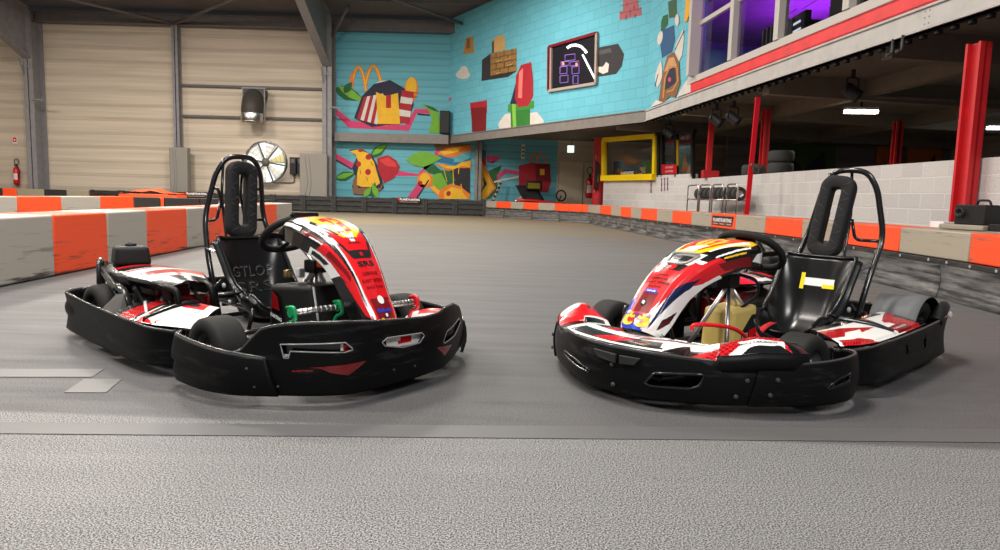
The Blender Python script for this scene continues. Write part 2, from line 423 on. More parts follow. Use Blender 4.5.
FR_ST = [(.20, .725, .11, .07, .04), (.27, .755, .155, .065, .06), (.35, .765, .18, .06, .07), (.46, .757, .19, .05, .07), (.57, .73, .185, .04, .07), (.68, .68, .16, .03, .07), (.77, .612, .135, .02, .07), (.85, .53, .118, .01, .075), (.93, .42, .105, 0, .075), (.99, .33, .097, 0, .07), (1.025, .262, .088, 0, .05), (1.03, .235, .08, 0, .03)]
FR_R = [(.20, .685, .11, .07, .04), (.25, .705, .155, .07, .06), (.31, .71, .178, .06, .065), (.39, .705, .185, .05, .065), (.49, .685, .178, .04, .065), (.60, .645, .158, .03, .065), (.70, .59, .135, .02, .06), (.78, .53, .122, .01, .065), (.845, .455, .116, 0, .065), (.90, .385, .114, 0, .06), (.945, .325, .108, 0, .045), (.958, .295, .096, 0, .03)]
FR_R = [(a + .035 * (i / 11), b, c, d, e) for i, (a, b, c, d, e) in enumerate(FR_R)]
REAL = [0, .17, .38, .46, .585, .615, .92, 1]; DESN = [0, .05, .21, .35, .485, .53, .93, 1]
def to_design(v): return interp(v, REAL, DESN)
def to_real(v): return interp(v, DESN, REAL)
def fairing_surf(FR_ST):
    ctr = [(a, 0, b) for (a, b, w, c, d) in FR_ST]; widen = 1.0
    path = smooth_path(ctr, 10); n = len(path) - 1
    idx = [i / 11 for i in range(12)]
    def f(u, v, off=0.0):
        k = v * n; i = min(int(k), n - 1); p = path[i].lerp(path[i + 1], k - i)
        t = (path[min(i + 2, n)] - path[max(i - 1, 0)]).normalized(); nr = Vector((-t.z, 0, t.x))
        if nr.z < 0: nr = -nr
        w = interp(v, idx, [q[2] for q in FR_ST]) * widen; cy = interp(v, idx, [q[3] for q in FR_ST]); dep = interp(v, idx, [q[4] for q in FR_ST])
        a = abs(u); sg = 1 if u >= 0 else -1
        y = interp(a, [0, .25, .45, .58, .68, .76, 1], [0, .34 * w, .62 * w, .84 * w, .95 * w, 1.0 * w, 1.02 * w])
        d = interp(a, [0, .25, .45, .58, .68, .76, 1], [0, .003, .008, .022, .04, .06, .06 + dep])
        nn = nr
        if a > .5: 
            nn = (nr * (1 - min(1, (a - .5) / .26)) + Vector((0, sg, 0)) * min(1, (a - .5) / .26)).normalized()
        return p + Vector((0, cy + sg * y, 0)) - nr * d + nn * off
    return f
PAINT_L = painter(BLK, [
    (RED, [(-.52, .40), (.52, .40), (.50, .93), (-.50, .93)]),
    (WHT, [(-.60, .02), (.60, .02), (.56, .14), (.50, .30), (-.50, .30), (-.56, .14)]), (DK, [(-.66, .0), (-.3, .0), (-.34, .06), (-.6, .08)]),
    (RED, [(-.46, .24), (-.22, .34), (.22, .34), (.44, .26), (.42, .40), (.24, .44), (-.24, .44), (-.44, .40)]),
    (YEL, [(-.46, .07), (.30, .05), (.46, .16), (.44, .26), (.20, .35), (-.20, .35), (-.36, .26)]),
    (BLK, [(-.50, .16), (-.42, .14), (-.24, .31), (-.30, .32)]), (BLK, [(.42, .28), (.50, .20), (.52, .28), (.44, .33)]),
    (WHT, [(-.20, .28), (0, .32), (.20, .28), (.06, .38), (-.06, .38)]), (WHT, [(.26, .04), (.46, .06), (.50, .20), (.38, .18)]),
    (RED, [(-.44, .05), (.2, .02), (.2, .05), (-.4, .085)]),
    (DK, [(-.40, .435), (.40, .435), (.30, .485), (-.30, .485)]), (DK, [(-.48, .38), (-.40, .38), (-.26, .48), (-.34, .48)]), (DK, [(.48, .38), (.40, .38), (.26, .48), (.34, .48)]),
    (WHT, [(-.535, .28), (-.50, .28), (-.47, .95), (-.505, .95)]), (WHT, [(.535, .28), (.50, .28), (.47, .95), (.505, .95)]),
    (DK, [(-.43, .885), (.43, .885), (.42, 1), (-.42, 1)]), (DRED, [(-.38, .70), (.38, .70), (.36, .86), (-.36, .86)]),
    (WHT, [(-.54, .08), (-.60, .10), (-.57, .36), (-.53, .36)]), (BLK, [(-.60, .14), (-.64, .14), (-.60, .50), (-.55, .50)]),
    (WHT, [(-.70, .02), (-.62, .02), (-.64, .16), (-.72, .16)]), (DRED, [(-.74, .18), (-.66, .17), (-.62, .40), (-.70, .40)]), (WHT, [(-.73, .22), (-.70, .22), (-.66, .42), (-.69, .42)]),
    (RED, [(-.98, .30), (-.62, .36), (-.55, .66), (-.60, .70), (-.86, .50)]), (DRED, [(-.80, .40), (-.68, .40), (-.60, .58), (-.66, .6)]),
    (WHT, [(-1.0, .26), (-.86, .26), (-.80, .54), (-1.0, .50)]), (BLK, [(-.97, .29), (-.89, .29), (-.86, .44), (-.95, .42)]),
    (RED, [(-.78, .58), (-.58, .66), (-.54, .82), (-.66, .78)]), (WHT, [(-.66, .86), (-.55, .83), (-.52, .97), (-.56, .97)]),
    (WHT, [(.58, .10), (.80, .12), (.74, .40), (.56, .40)]), (RED, [(.56, .42), (.80, .42), (.70, .85), (.55, .85)]), (DK, [(.62, .2), (.7, .2), (.66, .38), (.6, .38)]),
])
DIG = {'2': '111001111100111', '3': '111001111001111'}
def digits(txt, u0, v0, cw, ch):                # block numerals for the number plate
    out = []; x = u0
    for c in txt:
        for k, b in enumerate(DIG[c]):
            if b == '1': a, r = x + (k % 3) * cw, v0 + (k // 3) * ch; out.append((RED, [(a, r), (a + cw, r), (a + cw, r + ch), (a, r + ch)]))
        x += 3.7 * cw
    return out
P23 = digits('23', -.22, .115, .066, .034)
_pl = PAINT_L
def PAINT_L(u, v):
    for c, pg in P23:
        if inside(u, v + u * .08, pg): return c
    return _pl(u, v)
PAINT_R = painter(WHT, [
    (BLK, [(-1, 0), (1, 0), (1, .34), (.5, .38), (-.5, .38), (-1, .34)]),
    (RED, [(-.55, .42), (.58, .40), (.62, .30), (.95, .22), (.92, .44), (.56, .66), (.40, .84), (-.40, .84)]),
    (WHT, [(-.62, .42), (-.52, .42), (-.42, .86), (-.50, .86)]), (BLK, [(-.66, .3), (-.56, .38), (-.54, .44), (-.62, .42)]),
    (YEL, [(-.50, .04), (.56, .02), (.62, .10), (.26, .33), (-.42, .33)]), (ORG, [(.05, .02), (.42, .02), (.46, .08), (.25, .15)]), (ORG, [(-.44, .08), (-.2, .06), (-.3, .29), (-.4, .29)]),
    (RED, [(-.46, .14), (-.40, .12), (.06, .30), (-.05, .31)]), (RED, [(.40, .08), (.46, .10), (.12, .29), (.04, .29)]), (WHT, [(-.2, .22), (.14, .2), (.05, .31), (-.3, .31)]),
    (RED, [(-.16, .08), (-.1, .08), (-.05, .19), (-.11, .19)]), (RED, [(-.02, .08), (.16, .07), (.16, .10), (.03, .11)]), (RED, [(.02, .13), (.14, .12), (.14, .15), (.02, .16)]), (RED, [(.08, .15), (.14, .15), (.12, .2), (.06, .2)]),
    (WHT, [(.48, .06), (.56, .08), (.40, .28), (.34, .28)]), (WHT, [(-.52, .06), (-.46, .07), (-.42, .3), (-.50, .32)]),
    (WHT, [(.62, .10), (.66, .11), (.60, .32), (.57, .31)]), (YEL, [(.70, .14), (.73, .15), (.69, .27), (.66, .27)]),
    (WHT, [(.74, .01), (.98, .02), (.9, .12), (.78, .08)]), (DRED, [(.8, .13), (.98, .13), (.9, .3), (.72, .34)]),
    (WHT, [(-.46, .33), (.46, .33), (.44, .42), (.28, .46), (-.28, .46), (-.46, .42)]), (srgb(120, 120, 122), [(-.36, .35), (.34, .35), (.26, .42), (-.28, .42)]), (DK, [(-.30, .37), (.28, .37), (.22, .41), (-.24, .41)]),
    (BLK, [(-.40, .43), (.40, .43), (.34, .48), (-.34, .48)]), (RED, [(-.13, .435), (.13, .435), (.12, .475), (-.12, .475)]),
    (DRED, [(-.34, .66), (.30, .66), (.28, .82), (-.30, .82)]),
    (BLUE, [(-.56, .74), (-.40, .70), (-.40, .83), (.40, .83), (.42, 1), (-.5, 1)]), (RED, [(-.50, .86), (-.38, .84), (-.36, .90), (-.48, .92)]), (WHT, [(.34, .78), (.46, .72), (.44, .98), (.34, .98)]), (RED, [(.40, .84), (.46, .82), (.43, .92), (.38, .92)]),
    (NAVY, [(.56, .62), (.80, .44), (.82, .54), (.60, .80), (.52, .95), (.5, .9)]), (NAVY, [(-.6, .7), (-.56, .66), (-.5, .98), (-.54, .98)]),
    (DK, [(.70, .82), (.92, .70), (.90, .80), (.70, .92)]), (DRED, [(.74, .84), (.88, .76), (.86, .79), (.74, .88)]),
])
SHELL_L = painter(WHT, [(RED, [(-1, 0), (-.72, 0), (-.66, .8), (-1, .9)]), (RED, [(.72, 0), (1, 0), (1, .9), (.66, .8)]), (WHT, [(-.95, .2), (-.8, .1), (-.75, .6), (-.9, .7)]), (DK, [(-.3, .1), (.3, .1), (.3, .6), (-.3, .6)]), (RED, [(-.1, .2), (.2, .2), (.3, .5), (-.1, .5)]), (RED, [(.4, .1), (.55, .1), (.5, .4), (.42, .4)])])
def red_mesh(u, v): return DRED if (int((u + 3) * 62) + int((v + 3) * 15)) % 2 else RED
def paint_nose_R(u, v):
    f = painter(WHT, [(DK, [(-.34, .06), (.30, .06), (.26, .34), (-.30, .34)]), (RED, [(-.14, .08), (.02, .08), (.10, .3), (-.04, .3)]), (DK, [(-.30, .52), (-.1, .50), (-.1, .8), (-.28, .8)]), (RED, [(-.22, .5), (-.12, .55), (-.1, .9), (-.2, .85)]), (RED, [(.0, .42), (.34, .5), (.36, .62), (.05, .5)]), (BLK, [(.1, .34), (.5, .62), (.5, .7), (.1, .42)]),
        (BLK, [(.30, 0), (.52, 0), (.50, .40), (.74, .62), (.74, .82), (.44, .62)]), (WHT, [(.28, .1), (.36, .3), (.7, .78), (.7, .9), (.5, .8), (.26, .3)]),
        (RED, [(.40, 0), (1, 0), (1, 1), (.72, 1), (.70, .62), (.46, .3)]), (BLK, [(.90, 0), (1, 0), (1, 1), (.90, .8)]), (WHT, [(.60, 0), (.66, .26), (.64, .36), (.76, .34), (.90, .28), (.86, 0)]), (BLK, [(.66, 0), (.90, 0), (.86, .17), (.70, .15)]),
        (RED, [(-1, 0), (-.50, 0), (-.55, .5), (-.6, 1), (-1, 1)]), (WHT, [(-.62, .05), (-.72, .0), (-.90, .3), (-.86, .6), (-.7, .4)]), (DK, [(-.8, .6), (-.7, .62), (-.72, .8), (-.8, .78)]), (BLK, [(-.54, 0), (-.44, 0), (-.44, .9), (-.54, .9)]), (BLK, [(-1, 0), (-.93, 0), (-.9, .4), (-1, .5)])])
    c = f(u, v)
    if c == RED and u > .5: return red_mesh(u, v)
    return c
def paint_pod_R(u, v):                          # u along the pod rear to front, v from the outer edge inwards
    f = painter(WHT, [(RED, [(0, 0), (.36, .0), (.40, .3), (.30, .55), (.10, .8), (0, .9)]), (BLK, [(0, 0), (.10, 0), (.12, .6), (0, .7)]), (WHT, [(.30, .1), (.45, .05), (.36, .5), (.3, .4)]),
        (RED, [(.56, .42), (1, .30), (1, .75), (.80, .7)]), (WHT, [(.70, .5), (.85, .5), (.95, .2), (.8, .2)]), (RED, [(.74, .0), (.98, .0), (.98, .18), (.84, .2)]), (BLK, [(.10, .84), (1, .8), (1, 1), (.1, 1)]), (DRED, [(.22, .05), (.44, .03), (.44, .27), (.22, .3)])])
    c = f(u, v); return red_mesh(u * 2, v * 2) if c == RED else c
def paint_pod_L(u, v):                          # u rear to front
    c = painter(WHT, [(RED, [(0, 0), (.30, 0), (.44, .3), (.42, 1), (0, 1)]), (BLK, [(0, 0), (.10, 0), (.12, .6), (0, .8)]), (BLK, [(.34, 0), (.39, 0), (.28, 1), (.22, 1)]), (WHT, [(.38, 0), (.405, 0), (.30, 1), (.28, 1)]), (WHT, [(.02, .5), (.34, .22), (.34, .26), (.02, .55)]), (RED, [(.28, .66), (.9, .62), (.86, 1), (.24, 1)]), (RED, [(.40, 0), (.62, .02), (.46, .14), (.42, .2)]),
        (DRED, [(.58, .0), (.6, .0), (.9, .55), (.88, .57)]), (DRED, [(.5, .3), (.52, .3), (.62, .6), (.6, .6)]), (DK, [(.80, .2), (.82, .2), (.95, .5), (.93, .5)]), (DK, [(.36, .74), (.50, .72), (.50, .86), (.36, .88)]), (DK, [(.66, .74), (.80, .72), (.78, .9), (.64, .92)]), (BLUE, [(.08, .72), (.15, .70), (.16, .84), (.09, .86)])])(u, v)
    return red_mesh(u * .7, v) if c == RED and u < .3 else c

def wheel(kart, name, c, R, w, rim_c=(.1, .1, .105), side=1, rr=.42):
    mb = MB(); h = w / 2
    prof = [(R * .52, -h * .80), (R * .60, -h * .98), (R * .78, -h), (R * .93, -h * .93), (R * .985, -h * .78), (R, -h * .55), (R, 0), (R, h * .55), (R * .985, h * .78), (R * .93, h * .93), (R * .78, h), (R * .60, h * .98), (R * .52, h * .80)]
    mb.lathe(prof, c, (0, side, 0), 'rubber', 40, col=(.022, .0215, .021))
    for hh in (-.3, .3): mb.lathe([(R * 1.001, hh * h - .002), (R * 1.003, hh * h), (R * 1.001, hh * h + .002)], c, (0, side, 0), 'rubber', 40, col=(.02, .02, .02))
    t = mb.build(name, kart)
    mb = MB()
    mb.lathe([(R * .53, -h * .8), (R * .50, -h * .5), (R * .44, -h * .3), (R * .44, h * .35), (R * .50, h * .6), (R * .53, h * .8), (R * .50, h * .74), (R * .44, h * .42), (R * .30, h * .34), (R * .2, h * .5), (R * .16, h * .8), (0, h * .82)], c, (0, side, 0), 'steel', 28, col=rim_c)
    for k in range(5):
        a = 2 * PI * k / 5; bolt(mb, Vector(c) + Vector((math.cos(a) * R * .3, side * h * .36, math.sin(a) * R * .3)), (0, side, 0), R * .045, (.4, .4, .4))
    mb.build('rim', t)
    return t

def make_kart(var, loc, ang, label):
    K = empty('go_kart', (loc[0], loc[1], 0), ang); tag(K, label, 'go-kart')
    LFT = var == 'L'
    # chassis -------------------------------------------------
    mb = MB(); r = .016
    for sy in (-1, 1):
        mb.tube(fillet([(-1.12, sy * .33, .12), (-.5, sy * .33, .09), (.2, sy * .31, .09), (.62, sy * .2, .09), (1.02, sy * .2, .12)], .12), r, DK, 'tube', 8)
        mb.tube(fillet([(.3, sy * .3, .09), (.36, sy * .60, .12), (.0, sy * .62, .12), (-.45, sy * .62, .12), (-.5, sy * .33, .09)], .06), .012, DK, 'tube', 8)
        mb.tube([(.5, sy * .24, .11), (.5, sy * .50, .15)], .018, DK, 'tube', 8)
        mb.box((.46, sy * .40 - .03, .10), (.54, sy * .40 + .03, .2), DK, 'steel', .006)
    for x in (1.02, .66, -.05, -.62): mb.tube([(x, -.2 if x > .5 else -.32, .10), (x, .2 if x > .5 else .32, .10)], .014, DK, 'tube', 8)
    mb.tube([(.42, -.40, .13), (.36, 0, .14), (.42, .40, .13)], .008, CHR, 'metal', 6)
    mb.build('chassis_frame', K)
    mb = MB(); mb.grid(lambda u, v: Vector((u, v * interp(u, [-.1, .6, 1.05], [.30, .21, .2]), .075)), lin(-.3, 1.05, 10), lin(-1, 1, 6), (.02, .02, .02), 'plastic', .008)
    mb.build('floor_tray', K)
    mb = MB(); mb.tube([(-.85, -.46, .19), (-.85, .46, .19)], .022, (.35, .35, .36), 'metal', 14)
    mb.lathe([(.0, -.006), (.09, -.006), (.09, .006), (0, .006)], (-.85, -.05, .19), (0, 1, 0), 'metal', 26, col=(.25, .25, .25)); mb.lathe([(.0, -.005), (.07, -.005), (.07, .005), (0, .005)], (-.85, .28, .19), (0, 1, 0), 'metal', 26, col=(.05, .05, .05))
    mb.build('rear_axle', K)
    for sy in (-1, 1):
        wheel(K, 'front_wheel', (.48, sy * .57, .158), .158, .15, side=sy)
        wheel(K, 'rear_wheel', (-.85, sy * .49, .19 if sy > 0 else .165), .19 if sy > 0 else .165, .23, side=sy)
    # front bumper ---------------------------------------------
    if LFT:
        P = [(.38, -.70), (.42, -.735), (.457, -.75), (.572, -.755), (.689, -.748), (.803, -.721), (.88, -.68), (.96, -.615), (1.059, -.532), (1.147, -.436), (1.183, -.36), (1.2, -.25), (1.2, -.093), (1.19, .104), (1.159, .238), (1.08, .4), (.95, .6), (.86, .68), (.74, .73), (.6, .752), (.46, .75), (.38, .70)]
        B = Band(P); Ln = B.len
        tz = lambda s: interp(s, [.47, .52, .56, .60, .64, .70, .80, .95, 1.1, 1.25, 1.42, 1.52, 1.62, 1.75, 1.9, 2.0, 2.05], [.215, .24, .285, .325, .338, .348, .356, .358, .345, .335, .325, .33, .345, .345, .31, .26, .22])
        slots = [[(.684, .266), (.949, .272), (.979, .246), (.983, .237), (.949, .230), (.724, .238), (.717, .208), (.697, .208)], [(1.133, .250), (1.163, .266), (1.378, .258), (1.399, .243), (1.368, .213), (1.256, .209), (1.148, .232)], [(1.56, .185), (1.60, .23), (1.84, .255), (1.90, .23), (1.75, .185), (1.57, .175)]]
        mb = MB(); strip_part(mb, B, .47, 2.05, tz, lambda s: interp(s, [.47, 1.2, 1.6, 1.9], [.045, .045, .055, .075]), slots, off=-.012, slant=(.10, 0), ds=.008, nz=34, rim=srgb(150, 150, 150), hr=.0035)
        for s, z in ((.634, .157), (.671, .086), (1.204, .115), (1.337, .109), (1.93, .15)): bolt(mb, B.pt(s, z, -.004), B.pt(s, z, 1) - B.pt(s, z, 0))
        for pg, c in (([(.80, .170), (1.047, .183), (.965, .130), (.889, .146), (.85, .165)], DRED), ([(1.489, .170), (1.684, .150), (1.582, .111)], DRED)):
            cx = sum(a for a, _ in pg) / len(pg); cz = sum(b for _, b in pg) / len(pg)
            bmf = lambda a, z: B.pt(a, z, -.012 + .0015 + .012 * math.sin(PI * min(1, max(0, (z - .045) / (tz(a) - .045)))))
            for i in range(len(pg)):
                a, b = pg[i], pg[(i + 1) % len(pg)]
                for k in range(4):
                    p, q = (lerp(a[0], b[0], k / 4), lerp(a[1], b[1], k / 4)), (lerp(a[0], b[0], k / 4 + .25), lerp(a[1], b[1], k / 4 + .25))
                    for w0, w1 in ((0, .33), (.33, .66), (.66, 1)):
                        f4 = [bmf(lerp(p[0], cx, w0), lerp(p[1], cz, w0)), bmf(lerp(q[0], cx, w0), lerp(q[1], cz, w0)), bmf(lerp(q[0], cx, w1), lerp(q[1], cz, w1)), bmf(lerp(p[0], cx, w1), lerp(p[1], cz, w1))]
                        mb.poly(f4 if w1 < 1 else f4[:3], c, 'gloss')
        mb.text('KARTING', lambda x, y: bmf(.775 + x * .014, .156 + y * .007 + .02 * x * .014), RED, 'gloss')
        fb = mb.build('front_bumper', K)
        ml = MB()                                  # liner printed white and red seen through the slots
        ml.grid(lambda u, v: B.pt(u, .17 + v * .115, -.030), lin(.66, 1.95, 90), lin(0, 1, 8), painter(WHT, [(RED, [(.67, 0), (.74, 0), (.74, .35), (.67, .3)]), (BLK, [(.64, .5), (.93, .5), (.93, 1), (.64, 1)]), (RED, [(.95, 0), (1.0, 0), (1.0, .9), (.95, .9)]), (DK, [(1.12, 0), (1.22, 0), (1.16, .9), (1.12, .9)]), (RED, [(1.26, .5), (1.33, .4), (1.36, 1), (1.28, 1)]), (RED, [(1.7, 0), (1.76, 0), (1.8, 1), (1.74, 1)]), (DK, [(1.6, .2), (1.66, .2), (1.66, .5), (1.6, .4)]), (BLK, [(1.98, 0), (2.0, 0), (2.0, 1), (1.98, 1)])]), 'gloss', .006)
        ml.build('slot_liner', fb)
        for a, b, nm in ((0, .625, 1), (Ln - .62, Ln, -1)):
            mb = MB(); zt = lambda s: interp(min(s, Ln - s), [0, .1, .3, .5, .63], [.25, .253, .24, .222, .205])
            dl = [(.22 if nm > 0 else Ln - .22, .125, .2, .035, .022)]
            strip_part(mb, B, a, b, zt, lambda s: .045, (), off=.004, dents=dl, bulge=.016, slant=(0, .05) if nm > 0 else (-.05, 0))
            for s, z in ((.55, .164), (.58, .088)):
                s = s if nm > 0 else Ln - s; bolt(mb, B.pt(s, z, .014), B.pt(s, z, 1) - B.pt(s, z, 0))
            mb.build('bumper_corner', K)
    else:
        P = [(.22, .62), (.24, .68), (.30, .735), (.4, .765), (.493, .768), (.6, .745), (.702, .695), (.79, .64), (.877, .575), (.993, .485), (1.099, .36), (1.184, .223), (1.225, .037), (1.178, -.175), (1.047, -.42), (.93, -.56), (.82, -.65), (.72, -.71), (.55, -.75), (.4, -.74), (.3, -.7)]
        B = Band(P); Ln = B.len
        tz = lambda s: interp(s, [.7, 1.0, 1.3, 1.6, 1.85, 2.1, 2.3], [.221, .236, .252, .256, .25, .226, .215])
        hl = [[(1.235, .117), (1.194, .164), (.991, .177), (1.008, .124), (1.05, .109), (1.211, .107)], [(1.80, .150), (1.65, .142), (1.516, .120), (1.53, .108), (1.63, .112), (1.78, .130)]]
        zb = lambda s: interp(s, [0, 1.2, 1.5, 1.8, 2.3], [.045, .045, .05, .06, .07])
        mb = MB(); strip_part(mb, B, .745, 2.25, tz, zb, hl, off=-.002, sgn=-1, slant=(.03, 0), ds=.01, nz=24)
        for s, z in ((.813, .157), (.858, .088), (1.385, .175), (1.375, .086)): bolt(mb, B.pt(s, z, .012, -1), B.pt(s, z, 1, -1) - B.pt(s, z, 0, -1), .010)
        for pg in ([(1.485, .229), (1.365, .225), (1.365, .185), (1.454, .195)], [(1.346, .224), (1.253, .222), (1.279, .189), (1.346, .186)]):
            q = [B.pt(a, z, .008, -1) for a, z in pg] + [B.pt(a, z, .024, -1) for a, z in pg]
            mb.hexa(q, (.03, .03, .03), 'plastic', .003)
        mb.build('front_bumper', K)
        for a, b, nm in ((0, .765, 1), (Ln - .66, Ln, -1)):
            mb = MB(); zt = lambda s: interp(min(s, Ln - s), [0, .1, .25, .4, .6, .77], [.222, .232, .24, .235, .225, .219])
            hs = [[(.459, .126), (.386, .162), (.315, .173), (.315, .14), (.448, .119)]] if nm > 0 else ()
            strip_part(mb, B, a, b, zt, lambda s: .045, hs, off=.008, sgn=-1, slant=(0, .04) if nm > 0 else (-.04, 0), ds=.01, nz=24)
            for s, z in ((.687, .164), (.715, .098)):
                s = s if nm > 0 else Ln - s; bolt(mb, B.pt(s, z, .022, -1), B.pt(s, z, 1, -1) - B.pt(s, z, 0, -1), .010)
            mb.build('bumper_corner', K)
    # nose shell between bumper and fairing ----------------------
    HB = Band([(.665, -.70), (.74, -.68), (.84, -.615), (.95, -.53), (1.05, -.41), (1.12, -.28), (1.15, -.12), (1.15, .12), (1.12, .28), (1.05, .41), (.95, .53), (.84, .615), (.74, .68), (.665, .70)])
    def nose(u, v):
        p, t = HB.at((u + 1) / 2 * HB.len); a = abs(u)
        inn = Vector((interp(a, [0, .35, .6, .8, 1], [.84, .84, .74, .70, .655]), (1 if u > 0 else -1) * interp(a, [0, .15, .35, .6, .8, 1], [0, .12, .25, .37, .46, .50]), 0))
        q = p.lerp(inn, v)
        hump = interp(a, [0, .3, .45, .6, .75, .9, 1], [.03, .04, .03, .06, .09, .085, .07] if not LFT else [.03, .04, .02, .02, .02, .03, .03])
        q.z = .235 + hump * math.sin(PI * min(1, .15 + v * .75)) + (-.02 if .40 < a < .55 and v < .5 else 0)
        return q
    mb = MB(); mb.grid(nose, lin(-.56, .86, 200) if LFT else lin(-1, 1, 360), lin(0, 1, 70), paint_nose_R if not LFT else SHELL_L, 'gloss', .012)
    mb.grid(lambda u, v: nose(u, 0) + Vector((0, 0, -.002 - v * .07)), lin(-.54, .84, 80) if LFT else lin(-1, 1, 120), lin(0, 1, 3), BLK, 'plastic', .006)
    if not LFT:
        mb.text('SODIKART.COM', lambda x, y: nose(.75 - x * .021, .24 + y * .055) + Vector((.001, .001, .003)), BLK, 'gloss', .02)
    mb.build('nose_shell', K)
    # front fairing ----------------------------------------------
    fs = fairing_surf(FR_ST if LFT else FR_R); PF = PAINT_L if LFT else PAINT_R
    mb = MB(); mb.grid(fs, lin(-1, 1, 221), lin(0, 1, 300), lambda u, v: PF(u, to_design(v)), 'gloss', -.008)
    def tx(t, u, v, h, col, off=.002, bold=.02, asp=1.0):        # lettering that reads from in front of the kart; h = cap height as share of length
        h *= .72; v1 = to_real(v); kk = h * 1.1 / (.62 * .17 * (1.0 if v1 < .5 else .7)) * .62 * asp
        mb.text(t, lambda x, y: fs(u + x * kk, v1 - y * h, off), col, 'gloss', bold)
    if LFT:
        tx('SODI', .0, .36, .016, DK); tx('RACING', .0, .39, .016, DK); tx('S', .0, .461, .028, RED, bold=.05)
        tx('SR5', .0, .525, .035, DK, bold=.04, asp=1.3); tx('LEMANS', .0, .58, .018, DRED); tx('KART SPEED', .0, .615, .016, DRED); tx('RACE TEAM', .0, .645, .014, DRED)
        tx('Sabelt', .0, .775, .026, BLUE, bold=.05, asp=1.2); tx('MOTUL', .05, .845, .02, YEL, bold=.03); tx('S', .0, .925, .05, RED, bold=.08)
    else:
        tx('SODI', .0, .535, .016, DK); tx('LEMANS', .0, .565, .018, DK); tx('KART SPEED', .0, .595, .018, DK); tx('RACING', .0, .625, .014, DK)
        mb.grid(lambda u, v: fs(u, v, .0015), lin(-.2, .2, 8), lin(to_real(.643), to_real(.672), 4), BLUE, 'gloss'); tx('Sabelt', 0, .656, .015, WHT)
    f = mb.build('front_fairing', K)
    def plate(cu, cv, pts, col, off):                           # small printed shape on the fairing
        cv = to_real(cv); c = fs(cu, cv, off)
        P = [fs(cu + a, cv + b, off) for a, b in pts]
        for i in range(len(P)): mp.face([mp.v(c), mp.v(P[i]), mp.v(P[(i + 1) % len(P)])], col, 'gloss')
    mp = MB()
    oval = lambda ru, rv, n=18: [(ru * math.cos(2 * PI * k / n), rv * math.sin(2 * PI * k / n)) for k in range(n)]
    if LFT:
        for (cu, cv, ru, rv, c) in ((-.0, .715, .13, .018, WHT), (.02, .81, .11, .014, DK), (.0, .81, .06, .009, WHT)):
            plate(cu, cv, oval(ru, rv), c, .003 if c != WHT or cv < .8 else .004); 
            if cv < .8: mp.build('fairing_sticker', f); mp = MB()
        mp.build('fairing_sticker', f); mp = MB(); plate(-.22, .843, oval(.08, .014), YEL, .003)
    else:
        plate(-.03, .745, oval(.10, .022), DK, .003); plate(-.03, .745, [(-.05, -.012), (.06, -.005), (.05, .013), (-.06, .006)], WHT, .004); mp.build('fairing_sticker', f)
        for sg in (-1, 1):
            mp = MB(); plate(sg * .26, .90, oval(.24, .055), YEL, .003)
            plate(sg * .16, .898, [(-.16, -.008), (-.10, -.022), (.0, -.014), (.12, -.02), (.16, -.004), (.10, .012), (.05, .006), (-.02, .018), (-.10, .014)], RED, .005)
            mp.build('fairing_emblem', f); mp = MB(); bolt(mp, fs(sg * .36, to_real(.835), .002), (.7, 0, .7), .013, (.5, .5, .5)); mp.build('fairing_screw', f)
        mp = MB(); plate(.0, .845, [(-.2, -.008), (.2, -.008), (.2, .008), (-.2, .008)], DRED, .003)
    mp.build('fairing_sticker', f)
    if not LFT:                                                 # air scoop lip on the upper fairing
        ms = MB(); ms.tube([fs(u, to_real(v), .004) for u, v in [(-.36, .36), (-.30, .345), (.30, .345), (.37, .36), (.30, .42), (.2, .435), (-.22, .435), (-.30, .42)]], .007, GRY, 'gloss', 7, closed=True); ms.build('air_scoop', f)
        ms = MB(); ms.grid(lambda u, v: fs(u * .9, .04 + v * .22, -.055), lin(-1, 1, 12), lin(0, 1, 8), srgb(205, 190, 150), 'plastic', .02); ms.build('fairing_bracket', f)
    # steering -----------------------------------------------------
    C0 = Vector((.12, .08, .66)); ax = Vector((-.62, 0, .78)).normalized(); e1 = Vector((.78, 0, .62)); e2 = Vector((0, 1, 0)); R = .165
    if not LFT: C0 = Vector((.13, .08, .645))
    mb = MB()
    def rimr(a): return R * (1 - .10 * max(0, math.cos(a)) ** 3 - .07 * max(0, -math.cos(a)) ** 4)
    mb.tube([C0 + e1 * (rimr(2 * PI * k / 48) * math.cos(2 * PI * k / 48)) + e2 * (R * 1.03 * math.sin(2 * PI * k / 48)) for k in range(48)], .0195, (.014, .014, .014), 'rubber', 12, closed=True)
    for a in (PI / 2, -PI / 2, PI): mb.bar(C0 - ax * .03, C0 + e1 * (R * .97 * math.cos(a)) + e2 * (R * .97 * math.sin(a)), .035, .006, DK, 'plastic', ax)
    sw = mb.build('steering_wheel', K)
    mb = MB(); M = Matrix.Translation(C0 + ax * .01) @ Matrix((e1, e2, ax)).transposed().to_4x4()
    mb.box((-.05, -.055, -.03), (.05, .055, .03), DK, 'plastic', .012, M); mb.box((.07, -.085, -.012), (.175, .085, .016), BLK, 'plastic', .012, M) if LFT else mb.box((.06, -.05, -.012), (.13, .05, .01), BLK, 'plastic', .008, M)
    mb.build('wheel_pad', sw)
    mb = MB(); top = Vector((.32, .08, .48)) if not LFT else Vector((.34, .08, .5))
    mb.tube([C0 - ax * .03, top, (.62, .04, .16)], .011, CHR, 'metal', 10)
    feet = [(.50, .20, .10), (.50, -.06, .10), (.02, .02, .12), (.02, .16, .12)]
    for p in feet: mb.tube([top, p], .011, CHR, 'metal', 10)
    mb.box((.28, .04, .46), (.38, .12, .53), DK, 'plastic', .01)
    mb.tube(smooth_path([(.3, .12, .53), (.22, .17, .50), (.18, .16, .42), (.24, .1, .34)], 6), .008, DK, 'rubber', 8)
